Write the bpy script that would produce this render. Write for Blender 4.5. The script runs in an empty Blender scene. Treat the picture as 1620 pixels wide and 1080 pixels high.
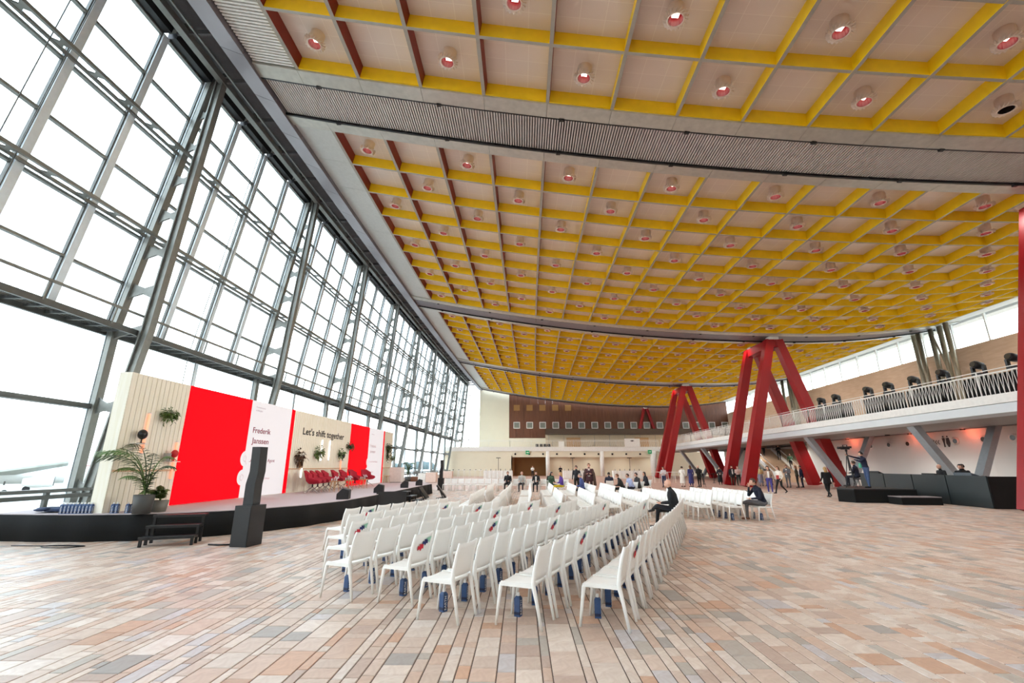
import bpy, bmesh, math, random
import numpy as np
from mathutils import Vector, Matrix

random.seed(7)
sc = bpy.context.scene
col = sc.collection

# ------------------------------------------------------------------ camera, sky, exposure
cam_d = bpy.data.cameras.new('camera'); cam = bpy.data.objects.new('camera', cam_d); col.objects.link(cam)
cam.location = (0, 0, 1.7); cam.rotation_euler = (math.radians(90) + math.atan(197 / 720.0), 0, 0)
cam_d.sensor_width = 36; cam_d.lens = 16.0; cam_d.clip_end = 3000
sc.camera = cam
sc.view_settings.view_transform = 'Standard'; sc.view_settings.look = 'None'
sc.view_settings.gamma = 1.0; sc.view_settings.use_curve_mapping = False
sc.view_settings.exposure = 0.95
SKY = 3.0
w = bpy.data.worlds.new('sky'); sc.world = w; w.use_nodes = True
nt = w.node_tree; nt.nodes.clear()
o_ = nt.nodes.new('ShaderNodeOutputWorld'); bg = nt.nodes.new('ShaderNodeBackground')
tc = nt.nodes.new('ShaderNodeTexCoord'); sx = nt.nodes.new('ShaderNodeSeparateXYZ'); rp = nt.nodes.new('ShaderNodeValToRGB')
nz = nt.nodes.new('ShaderNodeTexNoise'); nz.inputs['Scale'].default_value = 2.2; nz.inputs['Detail'].default_value = 4
mxw = nt.nodes.new('ShaderNodeMixRGB'); mxw.blend_type = 'MIX'; mxw.inputs[2].default_value = (1, 1, 1, 1)
mpw = nt.nodes.new('ShaderNodeMapRange'); mpw.inputs[1].default_value = .5; mpw.inputs[2].default_value = .75; mpw.inputs[4].default_value = .6
rp.color_ramp.elements[0].position = 0.0; rp.color_ramp.elements[0].color = (.90, .95, .97, 1)
rp.color_ramp.elements[1].position = 0.75; rp.color_ramp.elements[1].color = (.66, .83, 1.0, 1)
nt.links.new(tc.outputs['Generated'], sx.inputs[0]); nt.links.new(sx.outputs['Z'], rp.inputs[0])
nt.links.new(tc.outputs['Generated'], nz.inputs['Vector']); nt.links.new(nz.outputs['Fac'], mpw.inputs[0])
nt.links.new(mpw.outputs[0], mxw.inputs[0]); nt.links.new(rp.outputs[0], mxw.inputs[1])
nt.links.new(mxw.outputs[0], bg.inputs[0]); bg.inputs[1].default_value = SKY
nt.links.new(bg.outputs[0], o_.inputs[0])
sc.cycles.use_adaptive_sampling = True; sc.cycles.adaptive_threshold = .08; sc.cycles.adaptive_min_samples = 16
sc.cycles.max_bounces = 6; sc.cycles.diffuse_bounces = 4; sc.cycles.glossy_bounces = 2; sc.cycles.transparent_max_bounces = 12
sc.cycles.sample_clamp_indirect = 6.0; sc.cycles.caustics_reflective = False; sc.cycles.caustics_refractive = False

# ------------------------------------------------------------------ helpers
def lin(c): c /= 255.0; return c / 12.92 if c <= .04045 else ((c + .055) / 1.055) ** 2.4
def C(r, g, b): return (lin(r), lin(g), lin(b))
MATS = {}
def pm(name, c, rough=.5, metal=0.0, var=.05, scale=6.0, bump=0.0, emit=0.0, ecol=None, spec=.5):
    if name in MATS: return MATS[name]
    m = bpy.data.materials.new(name); m.use_nodes = True; n = m.node_tree; b = n.nodes['Principled BSDF']
    t = n.nodes.new('ShaderNodeTexCoord'); z = n.nodes.new('ShaderNodeTexNoise'); z.inputs['Scale'].default_value = scale; z.inputs['Detail'].default_value = 5
    n.links.new(t.outputs['Object'], z.inputs['Vector'])
    r = n.nodes.new('ShaderNodeValToRGB'); e = r.color_ramp.elements
    e[0].position = .3; e[1].position = .7
    e[0].color = tuple(max(0, k * (1 - var)) for k in c) + (1,); e[1].color = tuple(min(1, k * (1 + var)) for k in c) + (1,)
    n.links.new(z.outputs['Fac'], r.inputs[0]); n.links.new(r.outputs[0], b.inputs['Base Color'])
    b.inputs['Roughness'].default_value = rough; b.inputs['Metallic'].default_value = metal; b.inputs['Specular IOR Level'].default_value = spec
    if bump:
        u = n.nodes.new('ShaderNodeBump'); u.inputs['Strength'].default_value = bump; n.links.new(z.outputs['Fac'], u.inputs['Height']); n.links.new(u.outputs[0], b.inputs['Normal'])
    if emit:
        b.inputs['Emission Color'].default_value = tuple(ecol or c) + (1,); b.inputs['Emission Strength'].default_value = emit
    MATS[name] = m; return m

class MB:
    def __init__(s): s.v = []; s.f = []; s.m = []; s.k = 0
    def face(s, idx): s.f.append(tuple(idx)); s.m.append(s.k)
    def hexa(s, p):
        b = len(s.v); s.v += [tuple(q) for q in p]
        for q in ((3, 2, 1, 0), (4, 5, 6, 7), (0, 1, 5, 4), (1, 2, 6, 5), (2, 3, 7, 6), (3, 0, 4, 7)): s.face([b + i for i in q])
        return s
    def box(s, x0, x1, y0, y1, z0, z1):
        return s.hexa([(x0, y0, z0), (x1, y0, z0), (x1, y1, z0), (x0, y1, z0), (x0, y0, z1), (x1, y0, z1), (x1, y1, z1), (x0, y1, z1)])
    def bar(s, a, b, wd, ht, up=(0, 0, 1), w2=None, h2=None):
        a = Vector(a); b = Vector(b); d = (b - a).normalized(); u = Vector(up)
        if abs(d.dot(u)) > .99: u = Vector((1, 0, 0))
        r = d.cross(u).normalized(); u = r.cross(d).normalized(); w2 = w2 or wd; h2 = h2 or ht
        P = []
        for p, ww, hh in ((a, wd, ht), (b, w2, h2)):
            P.append([p - r * ww / 2 - u * hh / 2, p + r * ww / 2 - u * hh / 2, p + r * ww / 2 + u * hh / 2, p - r * ww / 2 + u * hh / 2])
        return s.hexa(P[0] + P[1])
    def tube(s, pts, r, n=8, cap=True):
        pts = [Vector(p) for p in pts]; rs = r if isinstance(r, (list, tuple)) else [r] * len(pts); b0 = len(s.v); pr = None
        for i, p in enumerate(pts):
            d = (pts[min(i + 1, len(pts) - 1)] - pts[max(i - 1, 0)]).normalized()
            if pr is None: q = Vector((0, 0, 1)) if abs(d.z) < .9 else Vector((1, 0, 0)); x = d.cross(q).normalized()
            else: x = (pr - d * pr.dot(d)).normalized()
            pr = x; y = d.cross(x)
            for k in range(n):
                a = 2 * math.pi * k / n; s.v.append(tuple(p + (x * math.cos(a) + y * math.sin(a)) * rs[i]))
        for i in range(len(pts) - 1):
            for k in range(n): s.face((b0 + i * n + k, b0 + i * n + (k + 1) % n, b0 + (i + 1) * n + (k + 1) % n, b0 + (i + 1) * n + k))
        if cap:
            s.face([b0 + k for k in range(n)][::-1]); s.face([b0 + (len(pts) - 1) * n + k for k in range(n)])
        return s
    def lathe(s, prof, n=16, c=(0, 0, 0), cap=True):
        b0 = len(s.v)
        for r, z in prof:
            for k in range(n): a = 2 * math.pi * k / n; s.v.append((c[0] + r * math.cos(a), c[1] + r * math.sin(a), c[2] + z))
        for i in range(len(prof) - 1):
            for k in range(n): s.face((b0 + i * n + k, b0 + i * n + (k + 1) % n, b0 + (i + 1) * n + (k + 1) % n, b0 + (i + 1) * n + k))
        if cap:
            s.face([b0 + k for k in range(n)][::-1]); s.face([b0 + (len(prof) - 1) * n + k for k in range(n)])
        return s
    def ball(s, c, r, nu=12, nv=8):
        r = r if isinstance(r, (list, tuple)) else (r, r, r); b0 = len(s.v)
        for i in range(1, nv):
            t = math.pi * i / nv
            for k in range(nu): a = 2 * math.pi * k / nu; s.v.append((c[0] + r[0] * math.sin(t) * math.cos(a), c[1] + r[1] * math.sin(t) * math.sin(a), c[2] - r[2] * math.cos(t)))
        lo = len(s.v); s.v.append((c[0], c[1], c[2] - r[2])); hi = len(s.v); s.v.append((c[0], c[1], c[2] + r[2]))
        for i in range(nv - 2):
            for k in range(nu): s.face((b0 + i * nu + k, b0 + i * nu + (k + 1) % nu, b0 + (i + 1) * nu + (k + 1) % nu, b0 + (i + 1) * nu + k))
        for k in range(nu): s.face((lo, b0 + (k + 1) % nu, b0 + k)); s.face((hi, b0 + (nv - 2) * nu + k, b0 + (nv - 2) * nu + (k + 1) % nu))
        return s
    def prism(s, poly, vec):                       # poly: 3d points, extruded by vec
        vec = Vector(vec); n = len(poly); b = len(s.v)
        s.v += [tuple(Vector(p)) for p in poly] + [tuple(Vector(p) + vec) for p in poly]
        s.face(range(b + n - 1, b - 1, -1)); s.face(range(b + n, b + 2 * n))
        for k in range(n): s.face((b + k, b + (k + 1) % n, b + n + (k + 1) % n, b + n + k))
        return s
    def quad(s, a, b, c, d):
        i = len(s.v); s.v += [tuple(a), tuple(b), tuple(c), tuple(d)]; s.face((i, i + 1, i + 2, i + 3)); return s
    def mesh(s, name, mats, smooth=False, fix=True):
        me = bpy.data.meshes.new(name); me.from_pydata(s.v, [], s.f); ms = mats if isinstance(mats, (list, tuple)) else [mats]
        for m in ms: me.materials.append(m)
        if len(ms) > 1: me.polygons.foreach_set('material_index', s.m)
        if fix:
            bm = bmesh.new(); bm.from_mesh(me); bmesh.ops.recalc_face_normals(bm, faces=bm.faces); bm.to_mesh(me); bm.free()
        if smooth: me.polygons.foreach_set('use_smooth', [True] * len(me.polygons))
        me.update(); return me
    def build(s, name, mats, parent=None, smooth=False, loc=None, world=False):
        return obj(name, s.mesh(name, mats, smooth), parent, loc, world)

def obj(name, me, parent=None, loc=None, world=False, M=None):
    o = bpy.data.objects.new(name, me); col.objects.link(o)
    if parent is not None:
        o.parent = parent
        if world: o.location = -Vector(parent.location)
    if loc is not None: o.location = loc
    if M is not None: o.matrix_local = M
    return o
def tag(o, label, cat=None, group=None, kind=None):
    if label: o['label'] = label
    if cat: o['category'] = cat
    if group: o['group'] = group
    if kind: o['kind'] = kind
    return o
def thing(name, label, cat, loc=(0, 0, 0), rotz=0.0, group=None, kind=None):
    o = bpy.data.objects.new(name, None); col.objects.link(o); o.location = loc; o.rotation_euler = (0, 0, rotz); o.empty_display_size = .2
    return tag(o, label, cat, group, kind)
def struct(name, label=None, loc=(0, 0, 0)):
    o = bpy.data.objects.new(name, None); col.objects.link(o); o.location = loc; o['kind'] = 'structure'
    if label: o['label'] = label
    return o
ORD = 'zeroth first second third fourth fifth sixth seventh eighth ninth tenth eleventh twelfth thirteenth fourteenth fifteenth sixteenth seventeenth eighteenth nineteenth twentieth twenty-first twenty-second'.split()

_ts = bpy.data.scenes.new('scratch')
def bake(o):                                          # evaluated copy of one object, in a scratch scene of its own
    _ts.collection.objects.link(o); vl = _ts.view_layers[0]; vl.update()
    me = bpy.data.meshes.new_from_object(o.evaluated_get(vl.depsgraph)); bpy.data.objects.remove(o); return me
def text_mesh(name, body, mat, width=None, cap=None, ext=.004, spacing=1.0, bold=0.0):
    cu = bpy.data.curves.new(name, 'FONT'); cu.body = body; cu.size = 1.0; cu.extrude = 0.0; cu.offset = bold; cu.space_line = spacing
    me = bake(bpy.data.objects.new(name, cu)); me.name = name; bpy.data.curves.remove(cu)
    a = np.array([v.co[:] for v in me.vertices]); lo = a.min(0); hi = a.max(0)
    sx_ = (width / (hi[0] - lo[0])) if width else 1.0
    sy_ = (cap / .729) if cap else sx_
    if not width: sx_ = sy_
    bm = bmesh.new(); bm.from_mesh(me)
    for v in bm.verts: v.co = ((v.co.x - lo[0]) * sx_, v.co.y * sy_, 0)
    g = bmesh.ops.extrude_face_region(bm, geom=bm.faces[:])
    for e in g['geom']:
        if isinstance(e, bmesh.types.BMVert): e.co.z += ext
    bm.to_mesh(me); bm.free(); me.materials.clear(); me.materials.append(mat); return me

# hall coordinates: x across (glass at left), y along, gently curved in plan
def bend(y): return .02 * y + (.000333 * (y - 7.5) ** 2 if y > 7.5 else 0)
def W(x, y, z=0.0): return Vector((x + bend(y), y, z))
RMIN = 26.25
def zc(x): return 13.175 + (.002733 if x < RMIN else .0068) * (x - RMIN) ** 2
def zn(x):
    d = 2 * (.002733 if x < RMIN else .0068) * (x - RMIN); n = Vector((-d, 0, 1)); return n.normalized()
def R(x, y, h=0.0):                                 # point on the roof underside, lifted h along its normal
    n = zn(x); p = W(x, y, zc(x)); return p + n * h

# ------------------------------------------------------------------ materials
M_white = pm('white_paint', C(238, 236, 230), .55)
M_cream = pm('cream_wall', C(232, 224, 200), .6, var=.02, scale=.6)
M_greywall = pm('pale_wall', C(232, 231, 224), .55, var=.02, scale=.5)
M_steel = pm('facade_steel', C(126, 128, 124), .4, .3, .08)
M_steel_d = pm('dark_steel', C(88, 90, 88), .4, .3, .1)
M_alu = pm('aluminium', C(222, 234, 242), .35, .2, .04)
M_black = pm('black_metal', C(24, 24, 25), .45, .1, .15)
M_blackfab = pm('black_drape', C(8, 9, 9), .95, 0, .25, 20, .1)
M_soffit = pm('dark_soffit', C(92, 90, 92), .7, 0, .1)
M_fascia = pm('mauve_fascia', C(126, 120, 126), .5, .1, .04, 1.5)
M_yellow = pm('yellow_rib', C(248, 206, 20), .42, 0, .05, 3)
M_dred = pm('oxide_red_rib', C(128, 38, 24), .5, 0, .08, 3)
M_ribgrey = pm('grey_rib_edge', C(168, 164, 154), .45, .1, .05)
M_trim = pm('brushed_trim', C(186, 182, 172), .35, .3, .1, 4)
M_red = pm('frame_red', C(152, 4, 14), .4, 0, .05, 1.2)
M_brown = None

def glass_mat():
    m = bpy.data.materials.new('clear_glass'); m.use_nodes = True; n = m.node_tree; n.nodes.clear()
    o = n.nodes.new('ShaderNodeOutputMaterial'); x = n.nodes.new('ShaderNodeMixShader'); t = n.nodes.new('ShaderNodeBsdfTransparent'); g = n.nodes.new('ShaderNodeBsdfGlossy')
    t.inputs[0].default_value = (.965, .985, .98, 1); g.inputs['Roughness'].default_value = .02
    x.inputs[0].default_value = .045; n.links.new(t.outputs[0], x.inputs[1]); n.links.new(g.outputs[0], x.inputs[2]); n.links.new(x.outputs[0], o.inputs[0]); return m
M_glass = glass_mat()

def grid_mat(name, c, line, nx, ny, rough, amt=.5):
    m = bpy.data.materials.new(name); m.use_nodes = True; n = m.node_tree; b = n.nodes['Principled BSDF']
    t = n.nodes.new('ShaderNodeTexCoord'); mp = n.nodes.new('ShaderNodeMapping'); mp.inputs['Scale'].default_value = (nx, ny, 1)
    br = n.nodes.new('ShaderNodeTexBrick'); br.offset = 0; br.inputs['Scale'].default_value = 1; br.inputs['Mortar Size'].default_value = .012; br.inputs['Brick Width'].default_value = 1; br.inputs['Row Height'].default_value = 1
    br.inputs['Color1'].default_value = c + (1,); br.inputs['Color2'].default_value = tuple(k * .96 for k in c) + (1,); br.inputs['Mortar'].default_value = line + (1,)
    n.links.new(t.outputs['Generated'], mp.inputs[0]); n.links.new(mp.outputs[0], br.inputs['Vector']); n.links.new(br.outputs[0], b.inputs['Base Color'])
    b.inputs['Roughness'].default_value = rough; return m
M_panel = grid_mat('coffer_tiles', C(226, 210, 198), C(238, 226, 214), 3, 4, .32)
def wood_mat(name, c1, c2, sc_=(6, 6, .4), rough=.5):
    m = bpy.data.materials.new(name); m.use_nodes = True; n = m.node_tree; b = n.nodes['Principled BSDF']
    t = n.nodes.new('ShaderNodeTexCoord'); mp = n.nodes.new('ShaderNodeMapping'); mp.inputs['Scale'].default_value = sc_
    z = n.nodes.new('ShaderNodeTexNoise'); z.inputs['Scale'].default_value = 3; z.inputs['Detail'].default_value = 7
    r = n.nodes.new('ShaderNodeValToRGB'); r.color_ramp.elements[0].position = .3; r.color_ramp.elements[1].position = .72
    r.color_ramp.elements[0].color = c1 + (1,); r.color_ramp.elements[1].color = c2 + (1,)
    n.links.new(t.outputs['Object'], mp.inputs[0]); n.links.new(mp.outputs[0], z.inputs['Vector']); n.links.new(z.outputs['Fac'], r.inputs[0]); n.links.new(r.outputs[0], b.inputs['Base Color'])
    b.inputs['Roughness'].default_value = rough; return m
M_brown = wood_mat('walnut_wall', C(92, 54, 36), C(120, 74, 50), (3, 3, .15))
M_tanwood = wood_mat('tan_panel_wall', C(208, 174, 144), C(222, 192, 164), (.3, .3, 2.0))
M_board = wood_mat('pale_board', C(240, 235, 214), C(248, 245, 232), (5, 5, .4))
M_peach = pm('peach_wood', C(214, 180, 146), .5)
M_oak = wood_mat('oak', C(190, 146, 100), C(216, 176, 128), (8, 8, 2))
# ------------------------------------------------------------------ floor
def stone_mat(name, attr):
    m = bpy.data.materials.new(name); m.use_nodes = True; n = m.node_tree; b = n.nodes['Principled BSDF']
    t = n.nodes.new('ShaderNodeTexCoord'); z = n.nodes.new('ShaderNodeTexNoise'); z.inputs['Scale'].default_value = 4.5; z.inputs['Detail'].default_value = 6; z.inputs['Distortion'].default_value = 2.5
    mx = n.nodes.new('ShaderNodeMixRGB'); mx.blend_type = 'MULTIPLY'; mx.inputs[0].default_value = .8
    r = n.nodes.new('ShaderNodeValToRGB'); r.color_ramp.elements[0].position = .32; r.color_ramp.elements[1].position = .62
    r.color_ramp.elements[0].color = (.84, .76, .70, 1); r.color_ramp.elements[1].color = (1.05, 1.04, 1.02, 1)
    n.links.new(t.outputs['Object'], z.inputs['Vector']); n.links.new(z.outputs['Fac'], r.inputs[0])
    if attr:
        a = n.nodes.new('ShaderNodeVertexColor'); a.layer_name = 'Col'; src = a.outputs[0]
    else:
        mp = n.nodes.new('ShaderNodeMapping'); mp.inputs['Rotation'].default_value = (0, 0, math.radians(90))
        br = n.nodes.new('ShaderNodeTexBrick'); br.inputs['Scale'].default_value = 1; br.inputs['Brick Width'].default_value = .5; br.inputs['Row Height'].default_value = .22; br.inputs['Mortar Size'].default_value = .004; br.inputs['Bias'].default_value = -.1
        br.inputs['Color1'].default_value = C(200, 164, 148) + (1,); br.inputs['Color2'].default_value = C(176, 142, 128) + (1,); br.inputs['Mortar'].default_value = C(110, 90, 80) + (1,)  # redder than the near pavers: red lamp glow put into the colour
        n.links.new(t.outputs['Object'], mp.inputs[0]); n.links.new(mp.outputs[0], br.inputs['Vector']); src = br.outputs[0]
    n.links.new(src, mx.inputs[1]); n.links.new(r.outputs[0], mx.inputs[2]); n.links.new(mx.outputs[0], b.inputs['Base Color'])
    rr = n.nodes.new('ShaderNodeMapRange'); rr.inputs[3].default_value = .32; rr.inputs[4].default_value = .55; n.links.new(z.outputs['Fac'], rr.inputs[0]); n.links.new(rr.outputs[0], b.inputs['Roughness'])
    return m
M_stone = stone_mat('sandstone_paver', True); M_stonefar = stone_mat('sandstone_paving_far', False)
M_grout = pm('grout', C(96, 80, 70), .9)
YG = 36.0
fm = MB(); fm.box(-22, 46, -30, 100, -.3, -.006)
floor = fm.build('floor', M_grout); tag(floor, 'pink and beige sandstone paved hall floor', kind='structure')
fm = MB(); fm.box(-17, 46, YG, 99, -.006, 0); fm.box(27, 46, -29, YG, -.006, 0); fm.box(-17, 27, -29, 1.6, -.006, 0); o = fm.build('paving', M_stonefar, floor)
PALS = [(C(206, 186, 171), 34), (C(216, 201, 188), 24), (C(204, 178, 160), 16), (C(188, 166, 152), 10), (C(180, 172, 162), 8), (C(220, 208, 198), 8), (C(200, 162, 136), 6), (C(164, 158, 152), 4), (C(196, 190, 190), 6)]
pal = [p for p, k in PALS for _ in range(k)]
rng = random.Random(3)
pav = []
x = -16.8
while x < 27:
    wd = rng.choice([.085, .1, .12, .13, .16, .16, .19, .23, .27])
    if x < 2.6 < x + wd + .1: wd = max(.06, 2.62 - x)
    y = 1.6 + rng.random() * .3
    while y < YG:
        ln = rng.choice([.14, .2, .26, .28, .34, .4, .52])
        for jt in (6.32, 15.15, 24.0, 32.8):
            if y + .02 < jt < y + ln + .1: ln = jt - y
        g = .005; j = min([abs(y + ln - jt) for jt in (6.32, 15.15, 24.0, 32.8)])
        g2 = .014 if j < .02 else g
        c = rng.choice(pal); k = .94 + .12 * rng.random(); c = tuple(min(1, q * k) for q in c)
        pav.append((x + g, x + wd - g, y + g, y + ln - g2, c)); y += ln
    x += wd
def paver_verts(p):
    x0, x1, y0, y1, c = p; e = .004
    B = [W(x0, y0, -.006), W(x1, y0, -.006), W(x1, y1, -.006), W(x0, y1, -.006)]
    T = [W(x0 + e, y0 + e, 0), W(x1 - e, y0 + e, 0), W(x1 - e, y1 - e, 0), W(x0 + e, y1 - e, 0)]
    return B + T
def paver_mesh(lst, name, off=Vector((0, 0, 0))):
    V = []; F = []
    for p in lst:
        b = len(V); V += [tuple(q - off) for q in paver_verts(p)]
        F += [(b + 4, b + 5, b + 6, b + 7), (b, b + 1, b + 5, b + 4), (b + 1, b + 2, b + 6, b + 5), (b + 2, b + 3, b + 7, b + 6), (b + 3, b, b + 4, b + 7)]
    me = bpy.data.meshes.new(name); me.from_pydata(V, [], F); me.materials.append(M_stone)
    ca = me.color_attributes.new('Col', 'FLOAT_COLOR', 'CORNER'); arr = np.ones((len(me.loops), 4), np.float32)
    cc = np.array([p[4] for p in lst], np.float32); arr[:, :3] = np.repeat(cc, 20, axis=0); ca.data.foreach_set('color', arr.ravel()); return me
def vis(p): cy = (p[2] + p[3]) / 2; cx = (p[0] + p[1]) / 2 + .08; return cy > 3.75 and abs(cx) < 1.16 * cy + .1
near = sorted([p for p in pav if vis(p)], key=lambda p: (p[2] + p[3]) ** 2 + (p[0] + p[1]) ** 2)[:300]
ns = set(id(p) for p in near)
for p in near:
    c0 = W((p[0] + p[1]) / 2, (p[2] + p[3]) / 2, 0); obj('paver', paver_mesh([p], 'paver', c0), floor, c0)
o = obj('pavers_beyond', paver_mesh([p for p in pav if id(p) not in ns], 'pavers_beyond'), floor); o['kind'] = 'stuff'

# ------------------------------------------------------------------ outside
M_apron = pm('apron_concrete', C(158, 157, 150), .8, 0, .08, .02)
g = MB(); g.box(-900, 900, -500, 1500, -3.4, -3.0); o = g.build('apron_ground', M_apron); tag(o, 'pale concrete airfield apron outside the glass', kind='structure')
M_tree = pm('far_trees', C(84, 98, 100), .9, 0, .1, .05)
t = MB()
rr = random.Random(5)
for i in range(150):
    a = math.radians(100 + i * .65); d = 700; x, y = d * math.cos(a), d * math.sin(a)
    t.ball((x, y, 0), (7 + rr.random() * 5, 7, 5 + rr.random() * 4), 6, 5)
o = t.build('tree_line', M_tree, None, True); tag(o, 'hazy distant tree line on the airfield horizon', 'trees', kind='stuff')

M_planew = pm('aircraft_white', C(222, 222, 220), .35, 0, .02)
M_planeg = pm('aircraft_grey', C(140, 142, 134), .5)
M_navy = pm('trolley_navy', C(40, 50, 84), .6)
pc = Vector((-92, 92, -3.0)); pd = Vector((1, .92, 0)).normalized()
plane = thing('airliner', 'white airliner parked on the apron beyond the glass wall', 'airplane', pc, math.atan2(pd.y, pd.x))
p = MB(); prof = [(.3, -26), (1.4, -24), (2.3, -20), (2.55, -14), (2.55, 14), (2.3, 19), (1.5, 24), (.5, 27)]
n = 20
for i, (r, xx) in enumerate(prof):
    for k in range(n): a = 2 * math.pi * k / n; p.v.append((xx, r * math.cos(a), 4.0 + r * math.sin(a)))
for i in range(len(prof) - 1):
    for k in range(n): p.face((i * n + k, i * n + (k + 1) % n, (i + 1) * n + (k + 1) % n, (i + 1) * n + k))
p.build('fuselage', M_planew, plane, True)
MB().prism([(-9, -2.2, 2.9), (-3, -2.2, 3.1), (6, -16, 5.2), (4, -16, 5.2)], (0, 0, .35)).build('wing', M_planeg, plane)
MB().prism([(-9, 2.2, 2.9), (-3, 2.2, 3.1), (6, 16, 5.2), (4, 16, 5.2)], (0, 0, .35)).build('wing', M_planeg, plane)
e = MB(); e.tube([(-1.5, -6.5, 2.0), (0, -6.5, 2.0), (2.6, -6.5, 2.0)], [.7, 1.15, 1.05], 14); e.build('engine', M_planew, plane, True)
MB().tube([(2.55, -6.5, 2.0), (2.72, -6.5, 2.0)], .85, 14).build('engine_fan', M_steel_d, plane, True)
for gx in (-4, -1): MB().tube([(gx, -2.4, .55), (gx, -1.8, .55)], .55, 12).tube([(gx, -2.1, .5), (gx, -2.1, 2)], .14, 6).build('landing_gear', M_black, plane)
MB().prism([(-25, -.15, 5.4), (-19, -.15, 6.4), (-24.5, -.15, 10.5), (-27, -.15, 10.5)], (0, .3, 0)).build('tail_fin', M_planew, plane)
me = text_mesh('lettering', 'THOPKE', pm('faded_red', C(196, 84, 84), .6), width=8.5, cap=1.15, ext=.05)
mm = Matrix(((1, 0, 0, 5.0), (0, 0, -1, -2.47), (0, 1, 0, 4.25), (0, 0, 0, 1)))
o = obj('lettering', me, plane, M=mm); tag(o, 'faded red lettering on the fuselage')
for i, (du, kk) in enumerate([(-15, 0), (-11.4, 1), (-7.8, 2), (-4.2, 3)]):
    q = pc + pd * du + Vector((.92, -1, 0)).normalized() * 9
    tr = thing('baggage_cart', ['navy baggage cart leftmost in the row before the airliner', 'navy baggage cart second in the row before the airliner', 'white service cart behind the navy carts', 'small white service cart nearest the engine'][i], 'cart', q, math.atan2(pd.y, pd.x), 'ground service carts')
    MB().box(-1.5, 1.5, -.7, .7, .55, 1.45).build('cart_body', M_navy if i < 2 else M_planew, tr)
    for wx in (-1, 0, 1): MB().tube([(wx, -.85, .38), (wx, -.6, .38)], .38, 10).build('wheel', M_black, tr)
q = Vector((-150, 170, -3)); mast = thing('floodlight_mast', 'slender white floodlight mast far out on the apron', 'light mast', q)
MB().tube([(0, 0, 0), (0, 0, 27)], [.5, .22], 8).build('pole', M_planew, mast); MB().box(-2.6, 2.6, -.3, .3, 26.6, 27.6).build('lamp_bank', M_planeg, mast)

# ------------------------------------------------------------------ glass facade, bay by bay
XB, XK, XT = -15.25, -15.17, -13.55                  # bottom, kink at the catwalk, top
ZS, ZK, ZT = .62, 6.45, 17.45
def fx(z): return XB + (XK - XB) * (z / ZK) if z < ZK else XK + (XT - XK) * (z - ZK) / (ZT - ZK)
def F(y, z, off=0.0): return W(fx(z) + off, y, z)
LEV = [ZK + i * (ZT - ZK) / 6 for i in range(7)]
COLY = [15.94 - 9.2 * 4 + 9.2 * i for i in range(13)] + [93.0]
GUP = (1, 0, 0)
def web_piece(m, A, B, half_a, half_m, along, th):
    # hourglass bridge plate between chord points A and B
    A = Vector(A); B = Vector(B); al = Vector(along).normalized(); poly = []
    for t_, h_ in ((0, 1.0), (.18, .5), (.5, 0), (.82, .5), (1, 1.0)): poly.append(A.lerp(B, t_) + al * (half_m + (half_a - half_m) * h_))
    for t_, h_ in ((1, 1.0), (.82, .5), (.5, 0), (.18, .5), (0, 1.0)): poly.append(A.lerp(B, t_) - al * (half_m + (half_a - half_m) * h_))
    nrm = al.cross((B - A).normalized()).normalized(); m.prism([p - nrm * th / 2 for p in poly], nrm * th)
def inner_off(z):                                   # distance of the inner column chord from the glass line
    if z <= ZK: return .45 + (1.25 - .45) * min(1, max(0, (z - .6) / (ZK - .6)))
    return 1.25 + (.45 - 1.25) * (z - ZK) / (ZT - ZK)
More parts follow.
